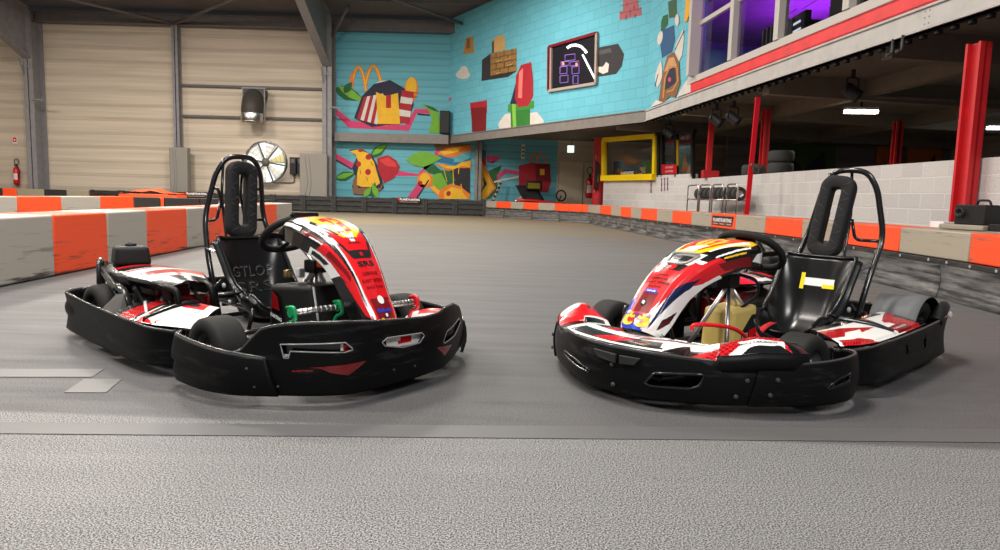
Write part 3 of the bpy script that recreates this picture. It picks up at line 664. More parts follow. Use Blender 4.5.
    if LFT: mb.box((.30, -.03, .44), (.345, .005, .49), WHT, 'plastic', .008); mb.box((.22, -.05, .43), (.26, -.01, .475), srgb(150, 130, 90), 'metal', .008); mb.box((.42, .02, .5), (.47, .06, .55), ORG, 'plastic', .008)
    mb.build('steering_column', K)
    # fuel tank / tank cover ----------------------------------------
    mb = MB()
    if LFT:
        c = [Vector(p) for p in ((.20, -.13, .08), (.66, -.13, .08), (.66, .17, .08), (.20, .17, .08), (.20, -.12, .40), (.54, -.10, .425), (.54, .16, .425), (.20, .16, .40))]
        mb.hexa(c, (.014, .014, .014), 'plastic', .03, 3)
        mb.poly([Vector(p) for p in ((.235, -.1315, .12), (.37, -.1315, .12), (.30, -.126, .36), (.235, -.1265, .375))], BLK, 'gloss')
        mb.poly([Vector(p) for p in ((.24, -.1335, .28), (.315, -.1335, .27), (.29, -.1285, .34), (.24, -.128, .37))], DRED, 'gloss'); mb.poly([Vector(p) for p in ((.24, -.134, .12), (.36, -.134, .12), (.33, -.133, .21), (.24, -.133, .16))], RED, 'gloss')
        mb.text('KARTING', lambda x, y: Vector((.285 + x * .018, -.1355 + (y * .03) * .02, .235 + y * .02 - x * .004)), WHT, 'gloss', .03)
        mb.tube([(.56, -.1, .42), (.62, -.115, .25), (.65, -.12, .12)], .006, (.3, .3, .3), 'plastic', 6)
        mb.build('tank_cover', K)
    else:
        tc = srgb(222, 196, 116)
        c = [Vector(p) for p in ((.12, -.06, .10), (.35, -.06, .10), (.35, .14, .10), (.12, .14, .10), (.11, -.05, .36), (.34, -.05, .345), (.34, .13, .345), (.11, .13, .36))]
        mb.hexa(c, tc, 'translucent', .025, 3); mb.lathe([(.03, 0), (.03, .04), (.024, .045), (0, .045)], (.18, .03, .355), (0, 0, 1), 'translucent', 16, col=tc)
        tk = mb.build('fuel_tank', K)
        mb = MB(); y = .1425
        q = lambda x, z: Vector((x, y - (z - .09) / .27 * .0105, z))
        mb.poly([q(.27, .13), q(.125, .13), q(.125, .31), q(.17, .31), q(.27, .22)], DK, 'gloss')
        y += .002; mb.poly([q(.20, .19), q(.128, .20), q(.128, .24), q(.20, .23)], RED, 'gloss'); mb.poly([q(.25, .135), q(.128, .135), q(.128, .155), q(.25, .155)], RED, 'gloss'); mb.poly([q(.265, .14), q(.21, .14), q(.21, .22), q(.265, .215)], GRY, 'gloss')
        y += .001; mb.text('KARTING', lambda x, z: q(.185 - x * .014, .173 + z * .013), WHT, 'gloss', .03); mb.text('S', lambda x, z: q(.145 - x * .015, .275 + z * .02), WHT, 'gloss')
        mb.build('tank_sticker', tk)
    # pedals -------------------------------------------------------
    G2 = srgb(20, 150, 90)
    for (y0, y1, x, c) in ((-.35, -.06, .72, G2 if LFT else DK), (.10, .34, .84, RED))[:2 if LFT else 1]:
        mb = MB(); z = .335
        if not LFT: x -= .10; z = .30
        mb.tube([(x, y0 + .02, z), (x, y1 - .02, z)], .014, (.62, .6, .58), 'metal', 12)
        for k in range(9): mb.tube([(x, lerp(y0, y1, .12 + k * .095) - .004, z), (x, lerp(y0, y1, .12 + k * .095) + .004, z)], .0165, (.4, .4, .4), 'metal', 12)
        pd = mb.build('pedal', K)
        for yy in (y0, y1 - .02):
            mb = MB()
            mb.tube(fillet([(x - .035, yy + .012, z + .02), (x + .02, yy + .012, z + .03), (x + .03, yy + .012, z - .03), (x - .02, yy + .012, z - .05), (x - .05, yy + .012, z - .12), (x - .06, yy + .012, .11)], .02), .010, c, 'gloss', 8)
            mb.lathe([(.022, -.008), (.022, .008), (0, .008)], (x, yy + .01, z), (0, 1, 0), 'gloss', 14, col=c); mb.lathe([(0, -.008), (.022, -.008)], (x, yy + .01, z), (0, 1, 0), 'gloss', 14, col=c)
            mb.build('pedal_bracket', pd)
    if not LFT:
        mb = MB(); mb.tube(smooth_path([(.80, .20, .30), (.79, .205, .325), (.72, .24, .325), (.62, .29, .31), (.55, .315, .275), (.51, .325, .235)], 6), .010, RED, 'gloss', 10); mb.build('brake_rod', K)
        mb = MB(); mb.grid(lambda u, v: Vector((lerp(.08, -.12, v) + u * .0, .10 + u * .04, lerp(.155, .235, v) + .02 * math.sin(PI * v))), lin(-.5, .5, 3), lin(0, 1, 8), srgb(190, 20, 30), 'matte', .004); mb.build('strap', K)
    # seat -----------------------------------------------------------
    ys = .17
    pr = smooth_path([(-.04, 0, .20), (-.10, 0, .175), (-.19, 0, .145), (-.29, 0, .155), (-.37, 0, .22), (-.42, 0, .32), (-.455, 0, .45), (-.49, 0, .60)], 8); npr = len(pr) - 1
    def seat(u, v, off=0.0):
        k = v * npr; i = min(int(k), npr - 1); p = pr[i].lerp(pr[i + 1], k - i); t = (pr[min(i + 2, npr)] - pr[max(i - 1, 0)]).normalized(); nn = Vector((t.z, 0, -t.x))
        if nn.x < 0 and nn.z < 0: nn = -nn
        w = interp(v, [0, .2, .5, .8, 1], [.19, .205, .215, .225, .225]); a = abs(u)
        wrap = interp(v, [0, .15, .4, .6, .85, 1], [.05, .13, .17, .16, .10, .05])
        lift = wrap * (max(0, a - .25) / .75) ** 2.2
        flare = interp(v, [.7, 1], [0, .03]) * a ** 4
        return p + Vector((-flare, ys + u * w * (1 - .10 * a ** 6), 0)) + nn * (lift + off)
    mb = MB(); mb.grid(seat, lin(-1, 1, 37), lin(0, 1, 45), (.006, .006, .0065), 'seatshell', .010)
    for sg in (-1, 1): mb.grid(lambda u, v: seat(sg, v) + Vector((0, sg * u * .035, -.008 * u)) + Vector((-.012 * u, 0, -.01 * u * u)), lin(0, 1, 4), lin(.03, .99, 40), (.010, .010, .011), 'seatshell', .006 * sg)
    edge = [seat(-1, v) for v in lin(0, 1, 30)] + [seat(u, 1) for u in lin(-1, 1, 20)][1:] + [seat(1, v) for v in lin(1, 0, 30)][1:] + [seat(u, 0) for u in lin(1, -1, 20)][1:-1]
    mb.tube(edge, .010, (.009, .009, .010), 'seatshell', 8, closed=True)
    if LFT:
        for t, vv, h in (('GTLOP', .80, .052), ('SRS', .69, .06)):
            kx = .27 / text_aspect(t, .0) if t == 'GTLOP' else .25 / text_aspect(t, .0)
            for dx, dv, c, o in ((0, 0, (.10, .105, .11), .0015), (-.02, .008, (.012, .012, .013), .0025)):  # pale copy under a shifted dark one paints lit edges of embossed letters
                mb.text(t, lambda x, y: seat(x * kx / .22 + dx, vv + y * h / .75 + dv, o), c, 'seatshell')
    st = mb.build('seat', K)
    if not LFT:
        mb = MB(); ms = lambda u0_, u1_, v0, v1, c, o: mb.grid(lambda u, v: seat(u, v, o), lin(u0_, u1_, 8), lin(v0, v1, 4), c, 'matte')
        ms(-.34, .44, .835, .88, WHT, .003); ms(-.44, -.34, .81, .905, srgb(235, 220, 20), .004); ms(.14, .46, .825, .848, srgb(235, 220, 20), .004)
        mb.build('seat_label', st)
    for sy in (-1, 1):
        mb = MB(); mb.tube([(-.40, ys + sy * .215, .36), (-.62, ys + sy * .24, .20), (-.80, ys + sy * .24, .17)], .013, DK, 'tube', 8)
        mb.build('rear_seat_stay', K); mb = MB()
        mb.tube([(-.10, ys + sy * .20, .22), (-.12, ys + sy * .22 if sy < 0 else .33, .10)], .012, DK, 'tube', 8); mb.build('front_seat_stay', K); mb = MB()
        bolt(mb, Vector((-.36, ys + sy * .232, .33)), (0, sy, .0), .016, (.5, .5, .5)); mb.build('seat_bolt', K); mb = MB(); bolt(mb, Vector((-.30, ys + sy * .232, .24)), (0, sy, .0), .012, (.5, .5, .5)); mb.build('seat_bolt', K)
    # roll hoop with headrest -------------------------------------------
    mb = MB(); hr = .0165
    hoop = [(-.38, .41, .13), (-.55, .415, .5), (-.70, .415, .72), (-.655, .375, 1.0), (-.64, .32, 1.095), (-.62, .22, 1.105), (-.64, .13, 1.095), (-.655, .065, 1.0), (-.665, -.01, .72), (-.56, -.05, .5), (-.42, -.06, .13)]
    mb.tube(fillet(hoop, .09, 8), hr, (.009, .009, .010), 'tube', 12)
    for z, xx, yl, yr in ((.70, -.685, .415, -.01), (.90, -.665, .39, .04)):
        for sy, yy in ((1, yl), (-1, yr)):
            if z > .8 and (sy > 0) != LFT and not LFT: continue
            mb.tube(fillet([(xx, yy, z), (xx + .02, ys + sy * .10, z), (xx + .035, ys + sy * .08, z + (.12 if z < .8 else -.12))], .035), .0095, (.01, .01, .011), 'tube', 8)
    for sy in (-1, 1): mb.tube([(-.635, ys + sy * .065, 1.09), (-.665, ys + sy * .065, .85), (-.60, ys + sy * .075, .60), (-.53, ys + sy * .075, .55)], .009, (.009, .009, .010), 'tube', 8)
    mb.bar((-.58, ys - .22, .54), (-.50, ys - .21, .52), .03, .008, (.5, .5, .5), 'metal'); mb.bar((-.60, ys + .24, .57), (-.50, ys + .21, .54), .03, .008, (.5, .5, .5), 'metal')
    mb.build('roll_hoop', K)
    mb = MB(); h0 = Vector((-.525, ys - .02, .60)); h1 = Vector((-.585, ys + .03, 1.065)); hd = (h1 - h0).normalized(); hy = Vector((0, 1, -.1)).normalized(); hn = hd.cross(hy) * -1
    if hn.x < 0: hn = -hn
    L0 = (h1 - h0).length; W = .100; wi = .030
    def rrect(a, b, r, n=8):                         # closed rounded rectangle outline
        out = []
        for cx, cy, s0 in ((a - r, b - r, 0), (-a + r, b - r, .5), (-a + r, -b + r, 1), (a - r, -b + r, 1.5)): out += [(cx + r * math.cos((s0 + k / n * .5) * PI), cy + r * math.sin((s0 + k / n * .5) * PI)) for k in range(n + 1)]
        return out
    o_ = rrect(W * .93, L0 / 2, .070); i_ = rrect(wi, L0 / 2 - .072, .02); mid = (h0 + h1) / 2; th = .033
    def hp(q, d, s=1.0): return mid + hy * (q[0] * s) + hd * (q[1] + (0)) + hn * d
    def ins(q, k): return (q[0] * (1 - k), q[1] * (1 - k * .28))
    loops = [[hp(q, -th) for q in i_], [hp(q, -th) for q in o_], [hp(ins(q, -.06), -th * .4) for q in o_], [hp(ins(q, -.06), th * .5) for q in o_], [hp(q, th * .9) for q in o_], [hp(ins(q, .12), th) for q in o_], [hp(ins(q, -.25), th) for q in i_], [hp(q, th * .8) for q in i_]]
    VV = [[mb.v(p) for p in l] for l in loops]; m = len(o_)
    for a in range(len(VV)):
        A, Bv = VV[a], VV[(a + 1) % len(VV)]
        for k in range(m): mb.face([A[k], A[(k + 1) % m], Bv[(k + 1) % m], Bv[k]], (.017, .017, .018), 'rubber', True)
    for k in range(9):                              # stitched grooves across the pad
        z = -.19 + k * .048
        for sg in (-1, 1):
            a0 = hp((sg * .036, z + .012 * sg * (1 if k % 2 else -1)), th + .001); a1 = hp((sg * .084, z - .018 * sg * (1 if k % 2 else -1)), th - .001)
            mb.tube([a0, a1], .0016, (.06, .06, .06), 'rubber', 5)
    mb.build('headrest', K)
    # side pods ------------------------------------------------------------
    RB = Band([(.21, .60), (.215, .645), (.19, .672), (.12, .71), (0, .727), (-.2, .722), (-.44, .706), (-.71, .684), (-1.0, .655), (-1.14, .62), (-1.22, .54), (-1.24, .42)])
    LB = Band([(a, -b) for a, b in [(.21, .60), (.215, .645), (.19, .672), (.12, .71), (0, .727), (-.2, .722), (-.44, .706), (-.71, .684), (-1.0, .655), (-1.14, .62), (-1.22, .54), (-1.24, .42)]])
    for Bd, sg, sd in ((RB, -1, 1), (LB, 1, -1)):
        mb = MB(); zt = lambda s: interp(s, [0, .1, .3, .8, 1.3, 1.7], [.215, .225, .245, .252, .265, .262])
        holes = []; dl = [(1.38, .17, .16, .035, .015), (.35, .12, .3, .03, .010)]
        if not LFT and sd > 0: holes = [[(1.42, .16), (1.52, .17), (1.52, .20), (1.42, .195)], [(.62, .14), (.66, .145), (.63, .20), (.59, .195)], [(.90, .13), (.98, .135), (.94, .21), (.92, .21)]]; dl = []
        strip_part(mb, Bd, 0, Bd.len, zt, lambda s: .05, holes, sgn=sg if sg < 0 else 1, dents=dl, ds=.016, nz=20)
        for s, z in ((.5, .2), (.5, .1), (.95, .21), (1.0, .1), (.25, .2), (.25, .09)): bolt(mb, Bd.pt(s, z, .012, sg), Bd.pt(s, z, 1, sg) - Bd.pt(s, z, 0, sg))
        pod = mb.build('side_pod', K)
        if sd > 0: xs, paint = (-.74, .24), paint_pod_R
        else: xs, paint = (-.32, .36), paint_pod_L
        def top(u, v):
            x = lerp(xs[0], xs[1], u)
            yo = interp(x, [-1.0, -.71, -.44, -.2, 0, .12, .2, .36], [.64, .665, .69, .705, .71, .69, .655, .60]); x2 = x + v * (-.10 if u > .5 else .04) * (1 if sd > 0 else 1.6 * (1 if u > .5 else -.2))
            yi = .44 if sd > 0 else .40
            z = .248 + (.03 if sd > 0 else .055) * math.sin(PI * .55 * v) + (.02 * (1 - u) if sd > 0 else 0)
            if v < .06: z -= .008
            return Vector((x2, sd * lerp(yo, yi, v), z))
        mb = MB(); mb.grid(top, lin(0, 1, 200), lin(0, 1, 60), paint, 'gloss', .012 if sd < 0 else -.012)
        if sd > 0:
            mb.text('PLANETKARTING' if not LFT else 'KARTING', lambda x, y: top(.33 - x * .016, .165 + y * .055) + Vector((0, 0, .002)), WHT, 'gloss', .02)
        mb.build('pod_cover', pod)
        mb = MB()                                    # inner skirt under the pod cover, in front of the wheel
        mb.box((.02, sd * .40 - .01, .08), (.30, sd * .40 + .01, .24), BLK, 'plastic', .006); mb.box((.27, min(sd * .40, sd * .62), .08), (.29, max(sd * .40, sd * .62), .235), BLK, 'plastic', .006)
        mb.build('pod_skirt', pod)
    # rear bumper --------------------------------------------------------
    Bb = Band([(-1.22, -.52), (-1.26, -.40), (-1.28, -.2), (-1.28, .2), (-1.26, .40), (-1.22, .52)])
    mb = MB(); strip_part(mb, Bb, 0, Bb.len, lambda s: .262, lambda s: .10, (), sgn=-1, ds=.03)
    for sy in (-1, 1): mb.tube([(-1.12, sy * .33, .12), (-1.26, sy * .33, .15)], .016, DK, 'tube', 8)
    mb.build('rear_bumper', K)
    # engine ----------------------------------------------------------------
    mb = MB()
    mb.box((-.62, -.50, .10), (-.30, -.22, .30), (.05, .05, .052), 'steel', .02); mb.box((-.56, -.46, .28), (-.36, -.26, .36), DRED, 'gloss', .02)
    for k in range(6): mb.box((-.62 + k * .05, -.515, .13), (-.60 + k * .05, -.50, .29), (.12, .12, .12), 'steel')
    mb.lathe([(0, -.03), (.085, -.03), (.085, .02), (.05, .03), (0, .03)], (-.46, -.53, .19), (0, -1, 0), 'steel', 24, col=(.06, .06, .06))
    mb.tube(smooth_path([(-.36, -.40, .30), (-.24, -.47, .30), (-.20, -.50, .22), (-.40, -.53, .14), (-.75, -.36, .14)], 6), .022, (.14, .12, .11), 'steel', 10)
    mb.box((-.30, -.44, .1), (-.18, -.24, .32), DRED, 'gloss', .02)
    mb.tube(smooth_path([(-.24, -.30, .33), (-.16, -.36, .36), (-.12, -.3, .25), (-.2, -.26, .18)], 6), .009, DK, 'rubber', 8)
    eng = mb.build('engine', K)
    def cowl(u, v, dz=0):
        x = lerp(-.96, -.08, u); yo = -interp(u, [0, .25, .6, .85, 1], [.50, .545, .575, .565, .52]); yi = -interp(u, [0, .3, .6, 1], [.24, .16, .15, .30])
        z = .415 + .03 * math.sin(PI * v) - .012 * u - .02 * max(0, (u - .85) / .15)
        return Vector((x, lerp(yo, yi, v), z + dz))
    cp = painter(DK, [(WHT, [(.34, .06), (.56, .04), (.60, .9), (.42, .94)]), (BLK, [(0, 0), (.30, 0), (.26, 1), (0, 1)]), (RED, [(.20, .1), (.26, .1), (.36, .8), (.30, .8)]), (BLK, [(.30, .1), (.38, .1), (.46, .8), (.38, .8)]), (RED, [(.40, .1), (.43, .1), (.50, .8), (.47, .8)]), (BLK, [(.56, .0), (.60, .0), (.64, 1), (.60, 1)]), (RED, [(.60, .2), (.70, .2), (.78, 1), (.64, 1)]), (WHT, [(.70, .15), (.84, .15), (.88, .95), (.78, .95)]), (BLK, [(.84, .1), (1, .1), (1, 1), (.88, .95)]), (GRY, [(.58, .02), (.66, .02), (.66, .14), (.58, .14)])])
    mb = MB(); mb.grid(cowl, lin(0, 1, 160), lin(0, 1, 50), cp, 'gloss', .012)
    mb.text('S', lambda x, y: cowl(.775 - y * .035, .55 + x * .12) + Vector((0, 0, .002)), RED, 'gloss', .05); mb.text('R', lambda x, y: cowl(.835 - y * .035, .55 + x * .12) + Vector((0, 0, .002)), RED, 'gloss', .05)
    cw = mb.build('engine_cover', eng)
    mb = MB(); us = lin(0, 1, 40)
    def skz(u): return interp(u, [0, .2, .5, .62, .7, .8, .9, 1], [.03, .05, .065, .045, .055, .045, .045, .10])
    mb.grid(lambda u, v: cowl(u, 0) + Vector((0, .0 + .05 * v * (1 if .6 < u < .9 else .35), -v * skz(u) + .001)), us, lin(0, 1, 6), BLK, 'plastic', -.010)
    for uu in (.05, .9): mb.tube(smooth_path([cowl(.95, uu, -.01), cowl(1, uu, -.02) + Vector((.05, 0, 0)), cowl(1, uu, -.12) + Vector((.07, 0, 0)), cowl(1, uu, -.28) + Vector((.04, 0, 0))], 5), .016, BLK, 'plastic', 8)
    mb.tube(smooth_path([cowl(.66, .02, -.05), cowl(.70, .1, -.14), cowl(.82, .05, -.18), cowl(.98, .1, -.17)], 6), .014, DK, 'plastic', 8)
    mb.build('cover_skirt', cw)
    mb = MB(); bx = [Vector(p) for p in ((-.96, -.45, .435), (-.80, -.49, .435), (-.74, -.30, .435), (-.90, -.26, .435), (-.95, -.44, .545), (-.81, -.475, .545), (-.752, -.31, .545), (-.89, -.27, .545))]
    mb.hexa(bx, (.02, .02, .02), 'plastic', .022, 3); mb.lathe([(.032, 0), (.032, .012), (.018, .016), (.012, .022), (0, .022)], (-.86, -.37, .545), (0, 0, 1), 'plastic', 16, col=(.012, .012, .012)); mb.build('air_box', eng)
    mb = MB(); g = (.03, .03, .03)
    mb.tube(fillet([(-.99, -.48, .30), (-.97, -.49, .47), (-.88, -.545, .46), (-.86, -.555, .33)], .05), .013, g, 'tube', 10)
    for dz in (0, .035): mb.tube([(-1.05, -.47, .395 + dz), (-.56, -.575, .30 + dz), (-.50, -.575, .29 + dz)], .012, (.25, .25, .25) if dz else g, 'metal' if dz else 'tube', 10)
    mb.tube(smooth_path([(-.60, -.57, .335), (-.52, -.58, .345), (-.45, -.58, .30), (-.44, -.57, .23), (-.50, -.56, .19)], 6), .022, g, 'tube', 10)
    mb.tube(smooth_path([(-.52, -.53, .37), (-.46, -.53, .38), (-.42, -.53, .32), (-.43, -.53, .24)], 6), .018, g, 'tube', 10)
    mb.build('engine_guard', K)
    if LFT:
        mb = MB(); mb.hexa([Vector(p) for p in ((-.62, -.66, .20), (-.36, -.67, .20), (-.36, -.60, .20), (-.62, -.58, .20), (-.58, -.63, .245), (-.40, -.655, .245), (-.40, -.61, .33), (-.55, -.59, .31))], (.10, .095, .09), 'plastic', .008); mb.build('pod_bracket', K)
    else:                                             # grey guard over the rear tyre and its black end bracket
        mb = MB(); a0, a1 = -.25 * PI, .95 * PI
        mb.grid(lambda u, v: Vector((-.85 - .205 * math.cos(u), .385 + v * .25, .19 + .205 * math.sin(u))), lin(.12 * PI, .95 * PI, 22), lin(0, 1, 5), (.13, .135, .14), 'plastic', .006)
        mb.build('wheel_guard', K)
        mb = MB(); mb.tube(smooth_path([(-.90, .655, .25), (-.98, .65, .315), (-1.08, .63, .32), (-1.14, .60, .27), (-1.15, .58, .2)], 6), .034, (.02, .02, .02), 'plastic', 12); bolt(mb, Vector((-1.03, .685, .285)), (.1, 1, .2), .020, (.6, .6, .58)); mb.build('corner_bracket', K)
    return K
make_kart('L', (-1.31, 3.92), math.radians(-38.9), 'left kart facing right, yellow 23 number plate, tall black front bumper and green pedal')
make_kart('R', (1.39, 3.89), math.radians(219.7), 'right kart facing left, red white and blue nose, yellow fuel tank and white seat label')
#PART3
# ------------------------------------------------------------------ the hall
YB = 32.0
W1 = Plane((-40, YB), (0, YB)); W2 = Plane((-2.5, YB), (4.2, 20.9)); W3 = Plane((4.2, 20.9), (5.6, 8.5)); BO = Plane((3.75, 26.2), (5.4, 20.2)); WB = Plane((5.4, 20.2), (6.15, 5.0))
def wall(name, pl, u0, u1, z0, z1, mat, thick=.2):
    mb = MB(); a, b = pl.p(u0, 0), pl.p(u1, 0); n = -pl.n * thick
    mb.hexa([a + Vector((0, 0, z0)), b + Vector((0, 0, z0)), b + n + Vector((0, 0, z0)), a + n + Vector((0, 0, z0)), a + Vector((0, 0, z1)), b + Vector((0, 0, z1)), b + n + Vector((0, 0, z1)), a + n + Vector((0, 0, z1))], (.5, .5, .5), mat)
    return structure(mb.build(name, uvplane=(pl.t, pl.a)))
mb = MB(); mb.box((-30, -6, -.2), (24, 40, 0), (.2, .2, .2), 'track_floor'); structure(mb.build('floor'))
uc = 40 - 7.62
wall('wall_back', W1, 0, uc, 0, 8.4, 'cladding')
wall('wall_mural', W1, uc + .002, 40 - 2.5, 0, 8.4, 'mural_clad')
wall('wall_mural_low', W1, 40 - 2.5, 40 + 2.45, 0, 3.55, 'mural_clad')
wall('wall_far', W1, 40 + 2.45, 62, 0, 3.55, 'cladding')
L2 = 12.96
wall('wall_upper', W2, 0, L2 - .01, 3.3, 8.6, 'mural_wall', .25)
wall('wall_left', Plane((-29.5, -6), (-29.5, 34)), 0, 40, 0, 9, 'cladding')
wall('wall_low_right', WB, 0, 16, 0, 1.53, 'blockwall', .2)
wall('wall_booth', BO, 0, 6.22, 0, 1.68, 'blockwall', .2)
# roof
mb = MB(); mb.hexa([Vector(p) for p in ((-30, 33, 8.6), (24, 33, 8.6), (24, 6, 11.3), (-30, 6, 11.3), (-30, 33, 8.7), (24, 33, 8.7), (24, 6, 11.4), (-30, 6, 11.4))], (.1, .1, .1), 'roofsheet'); structure(mb.build('ceiling'))
SG = srgb(98, 92, 92)
n = 0
for y, z in ((29.6, 8.78), (27.0, 9.03), (24.4, 9.28), (21.8, 9.53)):
    mb = MB(); mb.box((-29, y - .06, z - .14), (12, y + .06, z + .14), SG, 'steel'); o = structure(mb.build('trim_%d' % (20 + n))); n += 1
mb = MB(); mb.box((-29, 31.62, 7.95), (-2.2, 31.9, 8.38), SG, 'steel'); mb.box((-29, 31.55, 7.93), (-2.2, 31.95, 7.98), SG, 'steel'); mb.box((-29, 31.55, 8.36), (-2.2, 31.95, 8.41), SG, 'steel'); structure(mb.build('trim_1'))
mb = MB(); mb.box((-7.5, 31.5, 3.13), (-2.45, 31.95, 3.52), srgb(120, 114, 110), 'steel'); structure(mb.build('trim_2'))
def edge_beam(name, pl, u0, u1, z0, z1, c, off=.06, th=.12, lip=.03):
    mb = MB(); a, b = pl.p(u0, 0, off), pl.p(u1, 0, off); k = pl.n
    for za, zb, o in ((z0, z1, 0), (z0, z0 + .03, lip), (z1 - .03, z1, lip)):
        mb.hexa([a + k * o + Vector((0, 0, za)), b + k * o + Vector((0, 0, za)), b - k * th + Vector((0, 0, za)), a - k * th + Vector((0, 0, za)), a + k * o + Vector((0, 0, zb)), b + k * o + Vector((0, 0, zb)), b - k * th + Vector((0, 0, zb)), a - k * th + Vector((0, 0, zb))], c, 'steel')
    for uu in lin(u0 + .3, u1 - .3, 4):
        for dz in (.08, .16, .24):
            for du in (-.04, .04): bolt(mb, pl.p(uu + du, z0 + dz, off), k, .012, (.3, .3, .3))
    return structure(mb.build(name))
edge_beam('trim_3', W2, -.05, L2 + .02, 3.17, 3.52, srgb(126, 120, 115))
um0 = 0
edge_beam('trim_4', W3, 0, 17.5, 3.19, 3.50, srgb(186, 182, 178))
edge_beam('trim_5', W3, W3.u(690, 95), 17.5, 3.50, 3.73, srgb(232, 46, 50), .09, .14, 0)
# mezzanine deck with its beams
mb = MB(); mb.hexa([Vector(p) for p in ((-2.5, 32, 3.45), (4.25, 20.95, 3.45), (6.3, 3, 3.45), (24, 3, 3.45), (-2.5, 32.2, 3.6), (4.35, 21.0, 3.6), (6.4, 3, 3.6), (24, 3, 3.6))][:0] or [Vector(p) for p in ((4.3, 21, 3.45), (6.3, 3, 3.45), (24, 3, 3.45), (24, 21, 3.45), (4.3, 21, 3.6), (6.3, 3, 3.6), (24, 3, 3.6), (24, 21, 3.6))], srgb(120, 112, 100), 'matte'); structure(mb.build('ceiling_mezzanine'))
mb = MB(); mb.poly([Vector(p) for p in ((-2.4, 31.9, 3.45), (24, 31.9, 3.45), (24, 21, 3.45), (4.3, 21, 3.45))], srgb(120, 112, 100), 'matte'); mb.poly([Vector(p) for p in ((4.3, 21, 3.6), (24, 21, 3.6), (24, 31.9, 3.6), (-2.4, 31.9, 3.6))], srgb(120, 112, 100), 'matte'); structure(mb.build('ceiling_mezzanine_far'))
k = 0
for (a, b, h, c) in (((5.9, 7.0), (24, 9.5), .42, srgb(112, 102, 92)), ((5.6, 10.6), (24, 13.6), .40, srgb(112, 102, 92)), ((5.2, 14.3), (24, 18.5), .40, srgb(130, 120, 104)), ((4.6, 18.3), (24, 23), .36, srgb(130, 120, 104)), ((3.6, 22.6), (20, 27.5), .36, srgb(120, 112, 102)), ((8.2, 6), (6.8, 24), .30, srgb(128, 118, 102)), ((12.2, 6), (11, 28), .30, srgb(128, 118, 102))):
    mb = MB(); mb.bar((a[0], a[1], 3.45 - h / 2), (b[0], b[1], 3.45 - h / 2), .22, h, c, 'matte'); structure(mb.build('trim_%d' % (30 + k))); k += 1
# dark rooms behind the low wall
wall('wall_right', Plane((17, 34), (17, 2)), 0, 32, 0, 3.5, 'cladding')
wall('wall_inner', Plane((8.5, 27), (17, 27)), 0, 8.5, 0, 3.5, 'roofsheet')
for x0, x1, c, lb in ((14.15, 15.05, srgb(190, 100, 46), 'left orange panel on the far wall of the unlit room'), (15.3, 16.6, srgb(190, 100, 46), 'right orange panel with dark scrawl on the far wall of the unlit room'), (10.2, 12.6, srgb(60, 84, 40), 'dark green panel on the far wall of the unlit room')):
    mb = MB(); mb.box((x0, 26.9, .4), (x1, 26.96, 3.15), c, 'matte', .01)
    mb.poly([Vector((lerp(x0, x1, a), 26.89, z)) for a, z in ((.1, 1.2), (.35, 2.6), (.5, 2.2), (.8, 2.9), (.9, 2.0), (.6, 1.4))], (.03, .025, .025), 'matte'); tag(mb.build('painted_panel'), lb, 'wall painting')

# ------------------------------------------------------------------ upper gallery windows
Z0, Z1 = 3.73, 6.6
um = [W3.u(697, 60), W3.u(736.5, 30), W3.u(783, 20), W3.u(853, 10), W3.u(853, 10) + 2.4, W3.u(853, 10) + 4.8]
FRM = srgb(196, 190, 184)
mb = MB(); mb.hexa([W3.p(u, z, o) for z in (Z0, Z0 + .15) for u, o in ((W3.u(690, 95), .1), (17.5, .1), (17.5, -.1), (W3.u(690, 95), -.1))], FRM, 'plastic', .01); structure(mb.build('trim_6'))
mb = MB(); mb.hexa([W3.p(u, z, o) for z in (3.5, 8.6) for u, o in ((-.02, .06), (um[0] + .12, .06), (um[0] + .12, -.14), (-.02, -.14))], (.1, .1, .1), 'mural_wall'); mb2 = mb
mb.hexa([W3.p(u, z, o) for z in (Z1, 8.6) for u, o in ((um[0] + .12, .06), (17.5, .06), (17.5, -.14), (um[0] + .12, -.14))], (.1, .1, .1), 'mural_wall'); structure(mb.build('wall_gallery', uvplane=(W3.t, W3.a)))
for i in range(len(um) - 1):
    a, b = um[i] + .06, um[i + 1] - .06
    if i == 0: a = um[0]
    mb = MB(); w = .085
    for uu in (um[i], um[i + 1]):
        hw = .16 if uu == um[0] else w; fo = .26 if uu == um[0] else .13
        mb.hexa([W3.p(u, z, o) for z in (Z0 + .15, Z1) for u, o in ((uu - hw, fo), (uu, fo), (uu, -.06), (uu - hw, -.06))] if uu == um[i + 1] else [W3.p(u, z, o) for z in (Z0 + .15, Z1) for u, o in ((uu, fo), (uu + hw, fo), (uu + hw, -.06), (uu, -.06))], FRM, 'plastic', .006)
    mb.hexa([W3.p(u, z, o) for z in (5.05, 5.15) for u, o in ((um[i] + .1, .045), (um[i + 1] - .08, .045), (um[i + 1] - .08, -.05), (um[i] + .1, -.05))], FRM, 'plastic', .006)
    wn = structure(mb.build('window_%d' % (i + 1)))
    mb = MB(); mb.poly([W3.p(u, z, 0) for u, z in ((um[i] + .08, Z0 + .14), (um[i + 1] - .08, Z0 + .14), (um[i + 1] - .08, Z1), (um[i] + .08, Z1))], (.5, .5, .5), 'glass'); mb.build('window_pane', wn)
